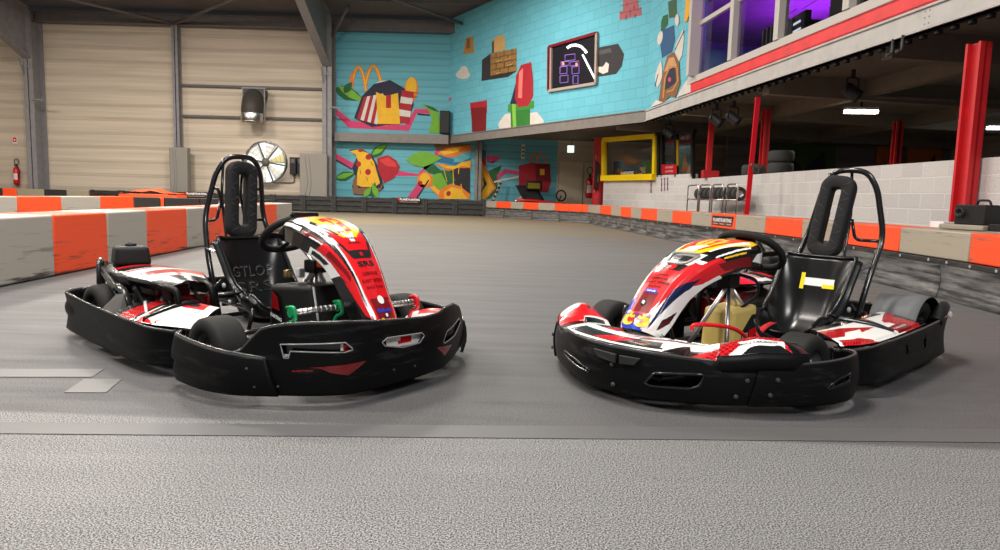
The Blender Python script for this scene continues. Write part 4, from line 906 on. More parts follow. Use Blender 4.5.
# gallery room behind the glass
mb = MB(); rc = srgb(96, 70, 100)
g = lambda u, d, z: W3.p(u, z, -d)
mb.poly([g(0, .2, 3.62), g(17, .2, 3.62), g(17, 6, 3.62), g(0, 6, 3.62)], (.05, .045, .05), 'matte')
mb.poly([g(-1, 6, 3.6), g(17, 6, 3.6), g(17, 6, 7), g(-1, 6, 7)], rc, 'matte'); mb.poly([g(.0, .2, 3.6), g(-1, 6, 3.6), g(-1, 6, 7), g(0, .2, 7)], srgb(120, 160, 170), 'matte')
mb.poly([g(17, .2, 3.6), g(17, 6, 3.6), g(17, 6, 7), g(17, .2, 7)], rc, 'matte')
mb.poly([g(-1, .2, 5.6), g(17, .2, 5.6), g(17, 6, 5.6), g(-1, 6, 5.6)], srgb(150, 130, 160), 'matte'); structure(mb.build('wall_gallery_room'))
mb = MB()
for k in range(9): mb.box((-.01, -.6, 0), (.01, .6, .01), (.3, .3, .3), 'matte', 0, Matrix.Translation(g(3 + k * 1.2, 2.5, 5.58)))
structure(mb.build('trim_7'))
def armchair(loc, rz, label):
    e = empty('armchair', loc, rz); tag(e, label, 'armchair', 'armchairs behind the gallery windows')
    mb = MB(); mb.box((-.4, -.4, .1), (.4, .4, .45), (.025, .024, .026), 'rubber', .06); mb.build('seat', e)
    mb = MB(); mb.hexa([Vector(p) for p in ((-.38, .25, .4), (.38, .25, .4), (.38, .45, .4), (-.38, .45, .4), (-.3, .4, 1.15), (.3, .4, 1.15), (.3, .55, 1.15), (-.3, .55, 1.15))], (.03, .028, .03), 'rubber', .06); mb.build('backrest', e)
    for sx in (-1, 1):
        mb = MB(); mb.box((sx * .42 - .07, -.38, .1), (sx * .42 + .07, .4, .65), (.03, .028, .03), 'rubber', .04); mb.build('armrest', e)
q = g(W3.u(806, 35), .75, 3.62); armchair(q + Vector((.3, 0, .15)), 1.7, 'black armchair behind the third gallery window')
q = g(W3.u(840, 15) + .6, .8, 3.62); armchair(q + Vector((.9, 0, .1)), 1.4, 'black armchair at the right end of the third gallery window')
e = empty('drinks_rack', g(W3.u(760, 55), .7, 3.62)); tag(e, 'dark metal rack of stock behind the second gallery window', 'rack')
mb = MB()
for k in range(5): mb.box((-.5, -.5 + k * .22, .0), (.5, -.46 + k * .22, .75), (.06, .06, .06), 'steel')
mb.build('rack_frame', e); mb = MB(); mb.box((-.45, -.48, .1), (.45, .42, .55), (.025, .03, .03), 'plastic', .03); mb.build('rack_content', e)
e = empty('display_cabinet', g(W3.u(716, 70), .9, 3.63)); tag(e, 'pale lit cabinet behind the leftmost gallery window', 'cabinet')
mb = MB(); mb.box((-.4, -.35, 0), (.4, .35, .25), srgb(170, 180, 180), 'plastic', .02); mb.build('counter', e)
mb = MB(); mb.lathe([(.10, 0), (.12, .1), (.10, .25), (.06, .32), (0, .32)], (-.1, .1, .25), (0, 0, 1), 'plastic', 16, col=srgb(60, 90, 90)); mb.lathe([(.07, 0), (.07, .18), (0, .2)], (.1, -.15, .25), (0, 0, 1), 'plastic', 14, col=DRED); mb.build('pots', e)
e = empty('menu_board', g(W3.u(776, 38), .45, 3.62)); tag(e, 'small dark menu screen beside the second window post of the gallery', 'screen')
mb = MB(); mb.box((-.06, -.35, .05), (.06, .35, .8), (.03, .03, .035), 'plastic', .01); mb.build('housing', e)
mb = MB()
for k in range(4): mb.box((-.075, -.28 + .03 * k, .2 + .14 * k), (-.066, .2, .24 + .14 * k), (.5, .5, .6), 'screen')
mb.build('display', e)

# ------------------------------------------------------------------ painted murals (flat paint on the walls; no figures)
def mural(name, pl, shapes, label, base=.006, zmin=0):
    class _P:                                   # paint stops at the foot of its wall
        def at(s, x, y, o):
            p = wl.at(x, y, o); p.z = max(p.z, zmin); return p
    wl, pl = pl, _P()
    mb = MB()
    for i, (c, pts) in enumerate(shapes):
        off = base + .0018 * (i % 24)
        if isinstance(c, str): mb.poly([pl.at(x, y, off) for x, y in pts], (1, 1, 1), c)
        else: mb.poly([pl.at(x, y, off) for x, y in pts], c, 'paintwall')
    return tag(mb.build(name), label, 'mural')
def blob(x, y, rx, ry, rot=0, n=20, wob=0): return [(x + (rx * math.cos(a) * math.cos(rot) - ry * math.sin(a) * math.sin(rot)) * (1 + wob * math.sin(3 * a)), y + rx * math.cos(a) * math.sin(rot) + ry * math.sin(a) * math.cos(rot)) for a in [2 * PI * k / n for k in range(n)]]
def leaf(x0, y0, x1, y1, w):
    dx, dy = x1 - x0, y1 - y0; l = math.hypot(dx, dy); nx, ny = -dy / l, dx / l
    f = [(0, 0), (.2, .7), (.45, 1), (.75, .6), (1, 0), (.75, -.6), (.45, -1), (.2, -.7)]
    return [(x0 + dx * t + nx * w * s, y0 + dy * t + ny * w * s) for t, s in f]
def stroke(pts, w):
    A, B = [], []
    for i in range(len(pts)):
        a, b = pts[max(i - 1, 0)], pts[min(i + 1, len(pts) - 1)]; dx, dy = b[0] - a[0], b[1] - a[1]; l = math.hypot(dx, dy) or 1
        A.append((pts[i][0] - dy / l * w / 2, pts[i][1] + dx / l * w / 2)); B.append((pts[i][0] + dy / l * w / 2, pts[i][1] - dx / l * w / 2))
    return A + B[::-1]
def arch(x, y, w, h, t): return stroke([(x + w * (k / 12), y - h * math.sin(PI * k / 12) ** .7) for k in range(13)], t)
PNK = srgb(205, 60, 108); LG = srgb(110, 170, 50); DG = srgb(30, 95, 50); MY = srgb(232, 178, 40); MO = srgb(226, 120, 40); MR = srgb(170, 28, 44); MW = srgb(214, 206, 198); NV = srgb(34, 36, 58); BR = srgb(128, 92, 62)
up = [(PNK, [(335, 114), (349, 128), (409, 131), (417, 113), (430, 114), (430, 109), (415, 109), (405, 125), (352, 121), (335, 108)]), (NV, [(417, 113), (430, 114.5), (430, 116), (418, 115)]),
      (MO, arch(351, 91, 15, 24, 3.2)), (MO, arch(366, 84, 15, 18, 3.2)), (MY, arch(351, 91, 15, 24, 1.4)), (MY, arch(366, 84, 15, 18, 1.4)), (MO, [(349.5, 90), (353, 90), (353, 72), (350, 76)]),
      (DG, leaf(334, 88, 364, 100, 7)), (LG, leaf(338, 86, 366, 103, 4)), (DG, leaf(344, 93, 352, 82, 4)),
      (NV, [(354, 118), (362, 96), (374, 84), (390, 80), (404, 88), (414, 104), (408, 122), (372, 127)])]
for k in range(6): up.append((MR if k % 2 == 0 else MW, [(357 + k * 3.4, 119 + .9 * k), (364 + k * 3.2, 97 - k * .6), (367.4 + k * 3.2, 96.5 - k * .6), (360.4 + k * 3.4, 120 + .9 * k)]))
for k in range(5): up.append((MR if k % 2 == 0 else MW, [(402 - k, 90 + k * 6.4), (414 - k, 92 + k * 6.4), (413 - k, 98 + k * 6.4), (401 - k, 96.5 + k * 6.4)]))
up += [(MY, [(376, 92), (386, 96), (398, 93), (400, 124), (378, 124)]), (MR, [(386, 95), (391, 95), (391, 108), (386, 108)]), (MO, blob(411, 90, 7, 13, .1)), (MY, blob(411, 87, 5.5, 10, .1)), (NV, stroke([(405, 92), (418, 93)], .6)), (NV, stroke([(405, 97), (418, 97)], .6)), (MO, blob(384, 114, 8.5, 12, -.2)), (MY, blob(382, 113, 7, 10, -.2)),
       (MW, blob(388, 86, 12, 5, .2)), (MR, blob(395, 110.5, 4, 6)), (NV, stroke([(376, 108), (390, 110)], .7)), (NV, stroke([(377, 113), (390, 115)], .7)),
       (LG, [(420, 104), (428, 105), (438, 111), (442, 133), (429, 133), (432, 118), (428, 109)]), (DG, [(424, 104.5), (433, 107), (440, 112), (434, 111), (428, 108)])]
mural('mural_painting', W1, up, 'upper back wall mural with yellow arches, red white stripes and pink ribbon')
lo = [(PNK, [(335, 153), (353, 163), (368, 166), (400, 171), (418, 174), (432, 158), (436, 150), (440, 150), (437, 160), (418, 176), (398, 176), (350, 168), (335, 158)]), (NV, [(336, 159), (352, 168.5), (352, 170), (336, 161)]), (PNK, [(407, 198), (420, 180), (428, 180), (416, 198)]), (NV, [(416, 198), (428, 180), (429.5, 180), (418, 198)]),
      (DG, leaf(335, 179, 356, 173, 5)), (LG, leaf(336, 178, 354, 173, 2.6)), (DG, leaf(370, 158, 388, 143, 5)), (LG, leaf(372, 155, 388, 143, 3)),
      (NV, [(349, 149.5), (362, 149), (372, 155), (380, 170), (384, 188), (374, 196), (354, 195), (352, 186), (356, 178), (352, 168), (357, 157)]), (BR, [(353, 180), (356, 175), (358, 188), (380, 188), (384, 181), (381, 190), (370, 195), (353, 194)]),
      (MY, [(350, 151), (358, 149.6), (368, 153), (374, 162), (380, 183), (376, 186), (370, 187), (362, 187), (357, 185), (357, 174), (359, 164), (356, 155)]), (MR, blob(360.5, 150.5, 2.4, 1.6)), (MR, blob(368.5, 157, 3, 2.8)), (MR, blob(358.5, 164, 2.6, 2.8)), (MR, blob(368, 172, 2.9, 3)), (NV, stroke([(360, 170), (361, 174)], .5)), (NV, stroke([(366, 177), (368, 181)], .5)), (NV, stroke([(371, 162), (373, 166)], .5)),
      (MR, [(377, 158), (388, 155), (396, 160), (400, 167), (394, 178), (384, 183), (378, 170)]), (srgb(210, 60, 60), [(379, 160), (388, 157), (395, 162), (397, 167), (386, 166)]), (DG, leaf(372, 198, 375, 182, 3.4)), (LG, leaf(364, 197, 371, 187, 3)), (LG, leaf(378, 198, 372, 183, 3)),
      (LG, leaf(406, 160, 442, 158, 8)), (DG, leaf(420, 163, 446, 176, 5)), (LG, blob(441, 181, 11, 8)), (MO, blob(425, 180, 8, 8)), (MY, blob(425, 179, 5.5, 5.8)), (MR, blob(420.5, 183, 2, 2.2)), (MO, [(429, 187), (434, 185), (446, 195), (440, 198)]), (MY, [(430, 187), (434, 186), (444, 195), (440, 196.5)]),
      (BR, [(434, 144), (471, 144), (471, 148), (436, 150)]), (MO, [(437, 153), (446, 148), (471, 145), (471, 154), (446, 158)]), (MY, [(440, 152), (450, 148.5), (462, 147), (458, 152), (444, 155)]), (srgb(40, 110, 150), [(431, 156), (440, 155), (456, 160), (470, 152), (471, 160), (456, 165), (438, 162), (430, 160)]), (srgb(90, 170, 180), [(453, 162), (460, 154), (471, 151), (471, 157), (462, 162)]),
      (MO, [(436, 164), (446, 164), (452, 168), (460, 163), (471, 160), (471, 170), (464, 168), (458, 170), (450, 171), (444, 169)]), (MY, [(438, 164), (448, 166), (456, 166), (462, 162), (471, 161), (470, 167), (462, 166), (454, 169), (446, 168)]), (srgb(40, 34, 40), [(447, 172), (457, 168), (470, 168), (470, 198), (462, 198), (456, 186)]), (DG, [(440, 170), (450, 171), (456, 180), (448, 186)]),
      (MO, [(440, 190), (450, 184), (460, 186), (470, 194), (470, 199), (438, 199)]), (MY, [(444, 192), (452, 187), (460, 189), (468, 199), (444, 199)]), (MR, blob(448.5, 193.5, 2.2, 2.6)), (MY, stroke([(453, 169), (453.5, 186)], .8)), (MY, stroke([(443, 166), (447, 182)], .6)), (MY, stroke([(461, 184), (462, 192)], .9)), (MY, stroke([(459, 166), (458.5, 174)], .7))]
mural('mural_painting', W1, lo, 'lower back wall mural left of the grey post with pizza slice and dripping cheese')
lr = [(MR, [(475, 151), (486, 150), (486, 166), (475, 164)]), (srgb(30, 110, 120), [(475, 156), (486, 150), (486, 157), (475, 163)]), (DG, [(486, 172), (502, 165), (498, 174), (497, 190), (490, 199), (478, 199)]), (MO, [(475, 162), (482, 161), (489, 174), (496, 188), (486, 199), (475, 199)]), (MY, [(475, 164), (480, 163), (487, 175), (494, 188), (484, 199), (475, 199)]), (MR, blob(477.5, 181.5, 1.6, 3)), (NV, [(483, 176), (487, 184), (480, 194), (484, 185)]),
      (PNK, [(487, 155), (501, 157), (497, 161), (487, 162)]), (NV, [(487, 162), (497, 161), (493, 163)]), (PNK, [(497, 175), (505, 169), (518, 171), (518, 175), (506, 173), (497, 180)]), (MW, stroke([(494, 182), (519, 176.5)], 1.6)), (MW, stroke([(517, 200), (528, 193)], 2.2)), (MR, [(518.5, 165.5), (531, 163), (550, 164), (551, 182), (548, 192), (519, 192)]), (DRED, [(535, 164), (550, 164.2), (550.5, 182), (536, 181)]), (MO, arch(530, 163, 8, 10, 1.3)), (MO, arch(537, 163, 8.5, 10, 1.3)), (MY, [(540, 169), (544.5, 169), (544.5, 175), (540, 175)])]
mural('mural_painting', W1, lr, 'lower back wall mural right of the grey post with plain red box')
mw = [(srgb(178, 130, 60), [(466, 38), (473, 36), (474, 53), (463, 54)]), (BR, [(467, 39), (470, 38), (470, 48), (466, 49)]), (MW, blob(463, 74, 7, 5, 0, 20, .12)), (MW, blob(464, 70, 4, 4)), (srgb(46, 44, 46), [(482, 60), (491, 53), (491, 77), (481.5, 81)]), (srgb(46, 44, 46), [(481.5, 81), (491, 75), (516.5, 71), (508, 77)]), (srgb(150, 112, 60), [(490.5, 54), (516.5, 48), (516.5, 71), (490.5, 76)]), (srgb(200, 160, 100), [(493, 40), (498, 35), (505, 36), (505, 50), (493, 53)]), (srgb(84, 60, 40), [(492, 42), (494, 40), (494, 53), (492, 53)])]
for r in range(4):
    y0 = 53.6 + r * 5.8 - 1.0; mw.append((srgb(84, 62, 36), stroke([(491, y0 + 5.9), (516, y0 + .6 + .4)], .5)))
    for c in range(3):
        x = 496 + c * 8 + (r % 2) * 4
        if x < 516: mw.append((srgb(84, 62, 36), stroke([(x, y0 + 5.9 - (x - 491) * .2), (x, y0 - (x - 491) * .2)], .5)))
for (x, y) in ((496, 59), (505, 57), (496, 71), (507, 63)): mw.append((srgb(206, 170, 110), stroke([(x, y + 2.5), (x + 5, y + 1.4), (x + 5.4, y - 1)], .7)))
n1 = len(mw)
mw += [(MR, [(470, 103), (487, 100), (487, 113), (471, 115)]), (DRED, [(471, 108), (486.5, 107), (486, 131), (472, 132)]), (PNK, stroke([(442.5, 119), (446, 103), (451, 98)], 2.2)),
       (MW, [(500, 131), (498, 124), (505, 114), (512, 113), (512, 130)]), (MW, [(530, 128), (530, 113), (537, 112), (544, 121), (542, 127)]),
       (srgb(60, 140, 50), [(508, 104.5), (534, 100.5), (534, 108), (508, 112)]), (srgb(44, 120, 44), [(510.5, 111.5), (530, 109), (530, 127.5), (511, 130)]), (srgb(130, 190, 70), [(512, 104), (515.5, 103.5), (516.5, 129), (513, 129.5)]), (NV, [(510, 104), (516, 82), (524, 76), (522, 104)]), (MR, [(515, 98), (516, 76), (521, 65), (531, 62), (533, 80), (533, 96), (528, 106), (518, 107)]), (srgb(236, 120, 110), [(519, 72), (523, 68), (522, 98), (518, 98)])]
n2 = len(mw)
mw += [(srgb(44, 42, 46), [(596.5, 48), (618, 43.5), (624, 54), (622, 66), (616, 74), (596.5, 77)]), (srgb(80, 78, 80), [(598, 51), (610, 48), (612, 52), (598, 55)]), (MW, [(597, 67), (603, 66.5), (606, 62), (609, 64), (608, 72), (603, 74), (597, 71)]),
       (srgb(170, 90, 96), [(623, 0), (637, -4), (639, 8), (641.5, 7), (641.5, 15), (619.5, 20), (619.5, 11.5), (623, 11)])]
for y in (4, 11.5): mw.append((srgb(120, 50, 60), stroke([(620, y + 2), (641, y - 3)], .5)))
for x, y in ((627, 2), (634, 5), (630, 10), (626, 15), (635, 13)): mw.append((srgb(120, 50, 60), stroke([(x, y), (x, y + 5)], .5)))
mw += [(DG, [(663, 16), (668, 14), (668, 24), (664, 30), (661, 32), (661, 22)]), (srgb(40, 84, 130), [(663, 30), (674, 25), (675, 40), (672, 52), (662, 58), (660, 44)]), (srgb(60, 90, 60), [(668, 2), (676, -2), (677, 17), (669, 18)]), (MW, blob(660, 38, 2.5, 7, .2)), (MW, [(674, 60), (676, 44), (683, 29), (684, 38), (682, 55), (677, 66)]), (NV, stroke([(675, 50), (684, 31)], .8)), (MW, leaf(657, 88, 661, 60, 3.5)), (NV, stroke([(655, 86), (658, 74)], .8)), (MW, blob(677, 20, 2, 6)), (srgb(130, 90, 56), [(662, 76), (667, 56), (674, 52), (679, 62), (680, 84), (675, 102), (670, 96), (663, 108), (658, 106)]), (srgb(200, 150, 100), [(664, 72), (669, 58), (674, 57), (677, 66)]), (NV, [(664, 90), (668, 70), (675, 66), (676, 82), (669, 88)]), (PNK, blob(669.5, 79.5, 1.6, 2.4)), (srgb(190, 130, 70), stroke([(663, 98), (665, 78), (670, 66), (677, 68), (678, 80), (673, 90), (667, 92)], 1.6)), (MW, [(650, 112), (656, 100), (663, 110), (668, 100), (676, 104), (684, 84), (690, 76), (690.5, 97), (654, 113)]),
       (srgb(235, 170, 40), [(686, -4), (698, -7), (697, 6), (691, 8), (687, 21), (684, 22)])]
n_wing = 16
for lo_, hi_, lb in ((0, 2, 'small ochre tile shape painted high on the turquoise wall left of the brown block'), (2, 4, 'small white cloud painted on the turquoise wall left of the brown block'), (4, n1, 'brown brick block shape painted high on the turquoise wall'), (n1, n1 + 2, 'dark red column shape painted on the turquoise wall'), (n1 + 2, n1 + 3, 'short pink bent line painted in the corner above the black loudspeaker'), (n1 + 3, n2, 'green column with red rounded shape and white clouds painted on turquoise wall'), (n2, n2 + 3, 'black rounded shape painted right of the neon picture'), (n2 + 3, len(mw) - n_wing, 'pink brick tower piece painted near the top of the turquoise wall')):
    mural('mural_painting', W2, mw[lo_:hi_], lb)
mural('mural_painting', W3, mw[-n_wing:], 'winged brown and blue painted shape beside the gallery windows', .066, 3.53)
# framed neon picture let into the mural wall
fr = [(549, 47), (597, 33), (596, 83.5), (548.5, 91)]
e = empty('neon_picture', W2.at(572, 65)); tag(e, 'dark framed neon picture with purple squares and white curved tool on turquoise wall', 'neon sign')
def rel(o, par):
    o.parent = par; o.matrix_parent_inverse = par.matrix_world.inverted() if par.matrix_world != Matrix.Identity(4) else Matrix.Translation(-par.location)
    return o
def on(pl, pts, off): return [pl.at(x, y, off) for x, y in pts]
mb = MB(); mb.hexa(on(W2, fr, .01) + on(W2, fr, .03), (.012, .011, .016), 'plastic'); rel(mb.build('backing'), e)
mb = MB()
for i in range(4):
    a, b = W2.at(*fr[i], .05), W2.at(*fr[(i + 1) % 4], .05); mb.bar(a, b, .09, .09, srgb(120, 30, 40) if i in (3, 0) else srgb(170, 155, 145), 'plastic', W2.n)
a, b = W2.at(551.5, 48, .05), W2.at(551, 89.5, .05); mb.bar(a, b, .08, .09, srgb(170, 150, 140), 'plastic', W2.n); rel(mb.build('frame'), e)
mb = MB()
mb.poly(on(W2, stroke([(567, 48), (571, 45.5), (576, 45), (581, 46.5), (585.5, 51), (586.5, 53)], 2.6), .04), WHT, 'neon_white'); mb.poly(on(W2, stroke([(582.5, 54.5), (595.5, 80)], 1.8), .045), WHT, 'neon_white')
for x, y, w, h in ((565, 55, 10, 6), (561, 62, 8, 4), (570, 62, 9, 4), (560, 67, 7, 7), (572, 67, 7, 7), (560, 76, 8, 7), (573, 76, 5, 8)):
    sk = -.12
    mb.poly(on(W2, stroke([(x, y), (x + w, y + w * sk), (x + w, y + h + w * sk), (x, y + h), (x, y)], .6), .042), WHT, 'neon_purple')
mb.poly(on(W2, [(562, 62), (564, 62), (564.5, 65), (562, 65)], .046), RED, 'neon_orange'); mb.poly(on(W2, [(575.5, 63), (577.5, 62.6), (577.5, 66), (575.5, 66)], .046), RED, 'neon_orange'); rel(mb.build('neon_tube'), e)
#PART4
# ------------------------------------------------------------------ steelwork against the walls
def h_column(name, x, y, w, d, z0, z1, c, label, yaw=0, cat='column', group=None):
    mb = MB(); M = Matrix.Translation((x, y, 0)) @ Matrix.Rotation(yaw, 4, 'Z'); t = .035
    mb.box((-w / 2, -d / 2, z0), (w / 2, -d / 2 + t, z1), c, 'steel', 0, M); mb.box((-w / 2, d / 2 - t, z0), (w / 2, d / 2, z1), c, 'steel', 0, M); mb.box((-t / 2, -d / 2, z0), (t / 2, d / 2, z1), c, 'steel', 0, M)
    mb.box((-w / 2 - .06, -d / 2 - .06, z0), (w / 2 + .06, d / 2 + .06, z0 + .03), c, 'steel', 0, M)
    return mb
GC = srgb(128, 126, 128)
for i, (x, lb) in enumerate(((-20.75, 'grey steel frame column at the left beside the red extinguisher'), (-7.75, 'grey steel frame column between cream cladding and turquoise mural'))):
    e = empty('frame_column', (x, 31.4, 0)); tag(e, lb, 'column')
    mb = h_column('shaft', 0, .15, .42, .8, 0, 8.3, GC, ''); mb.box((-.22, -.27, 5.9), (.22, -.22, 6.0), GC, 'steel'); mb.build('shaft', e)
    mb = MB(); t = .16
    pr_ = [(-.3, 6.3), (-5.2, 8.35), (-17, 10.05), (-17, 10.75), (-5.2, 9.35), (-.3, 8.45)]
    A = [mb.v(Vector((-.015, a, b))) for a, b in pr_]; Bq = [mb.v(Vector((.015, a, b))) for a, b in pr_]
    mb.face(A, GC, 'steel'); mb.face(Bq[::-1], GC, 'steel')
    for (a0, b0), (a1, b1) in zip(pr_[:3] + pr_[3:5], pr_[1:3] + pr_[3:4] + pr_[4:6]): pass
    for a0, a1 in ((0, 1), (1, 2), (3, 4), (4, 5), (5, 0)): mb.bar(Vector((0, *pr_[a0])), Vector((0, *pr_[a1])), .36, .035, GC, 'steel', Vector((0, .3, 1)))
    for k in range(8):
        for sx in (-.1, .1): bolt(mb, Vector((sx, -.33, 6.5 + k * .24)), (0, -1, 0), .025, (.2, .2, .2))
    mb.build('rafter_haunch', e)
    mb = MB(); mb.bar((-.16, -.3, 5.6), (-.16, -.55, 6.2), .05, .05, GC, 'steel'); mb.bar((.16, -.3, 4.55), (.7, -.3, 4.5), .08, .05, GC, 'steel'); mb.build('bracket', e)
mb = h_column('wall_post', -14.55, 31.75, .26, .3, 0, 8.1, GC, ''); tag(mb.build('wall_post'), 'slim grey steel post halfway along the cream clad wall', 'post')
mb = h_column('mural_post', -1.1, 31.72, .3, .3, 0, 3.3, srgb(128, 122, 118), ''); tag(mb.build('mural_post'), 'grey steel post splitting the lower mural', 'post')
for i, (a, b) in enumerate((((-14.55, 31.6, 8.0), (-20.75, 26.2, 8.55)), ((-14.55, 31.6, 8.0), (-7.9, 26.2, 8.55)), ((-7.7, 31.4, 7.4), (-6.6, 30.2, 8.6)), ((-7.4, 26.2, 8.9), (-1.2, 31.6, 8.1)))):
    mb = MB(); mb.tube([a, b], .07, SG, 'steel', 8); tag(mb.build('roof_brace'), ['diagonal roof brace running left from the slim post head', 'diagonal roof brace running right from the slim post head', 'short strut at the head of the middle frame column', 'diagonal roof brace above the turquoise mural'][i], 'brace')
for i, z in enumerate((5.42, 4.08)):
    mb = MB(); mb.box((-14.4, 31.86, z - .05), (-7.95, 31.98, z + .05), srgb(86, 82, 82), 'steel'); tag(mb.build('wall_rail'), ('upper' if i == 0 else 'lower') + ' grey rail across the cladding beside the duct elbow', 'rail')
# soft pads round the posts
def pad(x0, x1, y, d, z1, label):
    mb = MB(); mb.box((x0, y - d, .0), (x1, y + .12, z1), srgb(134, 130, 124), 'plastic', .05)
    for k in range(2): mb.tube(smooth_path([(lerp(x0, x1, .2 + .15 * k), y - d - .004, z1 - .1), (lerp(x0, x1, .3 + .12 * k), y - d - .006, z1 * .5), (lerp(x0, x1, .2 + .15 * k), y - d - .004, .7)], 5), .012, srgb(124, 120, 116), 'plastic', 6)
    tag(mb.build('post_pad'), label, 'pad')
pad(-14.75, -13.95, 31.5, .25, 2.65, 'grey padded wrap at the foot of the slim wall post')
pad(-8.85, -7.65, 30.95, .2, 2.5, 'grey padded wrap at the foot of the middle frame column')

# ------------------------------------------------------------------ things on the back wall
e = empty('duct_elbow', (-11.0, 31.9, 4.0)); tag(e, 'dark ventilation elbow with metal mouth hanging on the cream wall', 'duct')
mb = MB(); mb.tube(smooth_path([(-.05, -.15, .85), (-.05, -.45, .80), (-.05, -.62, .50), (-.05, -.66, .15)], 8), .46, srgb(62, 58, 54), 'plastic', 24, cap=True, rs=None); mb.build('bend', e)
mb = MB(); mb.lathe([(.47, 0), (.47, -.34), (.50, -.36), (.47, -.38), (.42, -.36), (.42, -.05), (0, -.04)], (-.05, -.66, .2), (0, 0, 1), 'metal', 30, col=(.55, .53, .5)); mb.build('mouth', e)
mb = MB(); mb.box((-.5, -.5, .9), (.42, -.02, 1.28), (.035, .035, .04), 'steel'); mb.bar((-.5, -.5, 1.3), (-.5, -.5, .8), .05, .05, GC, 'steel'); mb.bar((.45, -.5, 1.3), (.45, -.5, -.2), .05, .05, GC, 'steel'); mb.bar((-.55, -.5, 1.31), (.5, -.5, 1.31), .06, .06, GC, 'steel'); mb.build('grille_box', e)
e = empty('wall_fan', (-10.62, 31.85, 2.12)); tag(e, 'round white drum fan with guard wires behind the left kart', 'fan')
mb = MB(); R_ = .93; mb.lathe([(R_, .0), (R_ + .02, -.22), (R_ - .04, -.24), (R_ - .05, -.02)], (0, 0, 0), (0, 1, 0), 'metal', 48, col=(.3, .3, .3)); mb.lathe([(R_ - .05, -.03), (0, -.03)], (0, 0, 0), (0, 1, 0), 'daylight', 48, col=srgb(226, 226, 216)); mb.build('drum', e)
for k in range(6):
    a = k * PI / 3 + .25; mb = MB(); mb.grid(lambda u, v: Vector((math.cos(a + (v - .5) * .55) * u, -.16 - .05 * (v - .5), math.sin(a + (v - .5) * .55) * u)), lin(.16, R_ - .06, 6), lin(0, 1, 5), srgb(240, 242, 238) if k != 0 else srgb(230, 226, 170), 'plastic', .01); mb.build('blade', e)
for k in range(6):
    a = k * PI / 3 - .15; mb = MB(); mb.bar((math.cos(a) * .12, -.2, math.sin(a) * .12), (math.cos(a) * .92, -.2, math.sin(a) * .92), .07, .05, srgb(84, 80, 74), 'steel', Vector((0, 1, 0))); mb.build('strut', e)
mb = MB(); mb.lathe([(.17, -.12), (.17, -.24), (.10, -.28), (0, -.28)], (0, 0, 0), (0, 1, 0), 'steel', 24, col=srgb(90, 86, 80)); mb.build('motor_hub', e)
mb = MB()
for rr in (.3, .5, .7, .88): mb.tube([(rr * math.cos(2 * PI * k / 40), -.235, rr * math.sin(2 * PI * k / 40)) for k in range(40)], .007, (.5, .5, .5), 'metal', 5, closed=True)
mb.build('guard', e)
for i, x in enumerate((-9.43, -9.09)):
    e = empty('control_box', (x, 31.9, 2.0)); tag(e, ('left' if i == 0 else 'right') + ' one of the paired dark control boxes right of the drum fan', 'control box')
    mb = MB(); mb.box((-.14, -.18, -.38), (.14, .06, .38), srgb(48, 48, 52), 'plastic', .02); mb.build('housing', e)
    mb = MB(); mb.box((-.09, -.192, .12), (.09, -.178, .30), srgb(96, 96, 100), 'plastic', .004); mb.build('display', e)
mb = MB(); mb.box((-8.86, 31.8, 2.1), (-8.66, 31.99, 2.4), srgb(120, 124, 130), 'plastic', .02); tag(mb.build('junction_box'), 'small grey junction box right of the control boxes', 'junction box')
mb = MB(); mb.tube(fillet([(-9.43, 31.94, 1.64), (-9.43, 31.94, 1.25), (-10.4, 31.94, 1.22)], .1), .022, (.1, .1, .1), 'plastic', 8); mb.tube(fillet([(-9.09, 31.94, 1.64), (-9.09, 31.94, .6)], .1), .022, (.1, .1, .1), 'plastic', 8); mb.tube(fillet([(-8.6, 31.94, 2.2), (-8.55, 31.94, 1.65), (-8.95, 31.94, 1.62)], .1), .022, (.1, .1, .1), 'plastic', 8); tag(mb.build('wall_cable'), 'dark cables running from the control boxes down the cladding', 'cable')
def extinguisher(x, y, z, s, label, hang=True):
    e = empty('fire_extinguisher', (x, y, z)); tag(e, label, 'fire extinguisher')
    mb = MB(); mb.lathe([(0, 0), (.085 * s, 0), (.095 * s, .03 * s), (.095 * s, .46 * s), (.07 * s, .54 * s), (.03 * s, .57 * s), (.03 * s, .6 * s), (0, .6 * s)], (0, 0, 0), (0, 0, 1), 'gloss', 24, col=srgb(190, 20, 30)); mb.build('cylinder', e)
    mb = MB(); mb.grid(lambda u, v: Vector((.0965 * s * math.sin(u), -.0965 * s * math.cos(u), lerp(.15, .36, v) * s)), lin(-.9, .9, 10), [0, 1], srgb(226, 190, 190), 'plastic'); mb.build('label_band', e)
    mb = MB(); mb.box((-.03 * s, -.05 * s, .6 * s), (.03 * s, .05 * s, .66 * s), (.03, .03, .03), 'plastic', .01); mb.tube(smooth_path([(0, .03 * s, .66 * s), (-.07 * s, .03 * s, .72 * s), (-.04 * s, .03 * s, .83 * s), (.05 * s, .03 * s, .83 * s), (.07 * s, .03 * s, .72 * s), (.02 * s, .03 * s, .66 * s)], 5), .012 * s, (.03, .03, .03), 'plastic', 8); mb.tube(smooth_path([(.03 * s, -.05 * s, .62 * s), (.14 * s, -.06 * s, .5 * s), (.13 * s, -.06 * s, .2 * s)], 6), .014 * s, (.02, .02, .02), 'rubber', 8); mb.build('valve_and_hose', e)
extinguisher(-21.95, 31.85, .84, 1.35, 'red fire extinguisher hung on the cream wall left of the frame column')
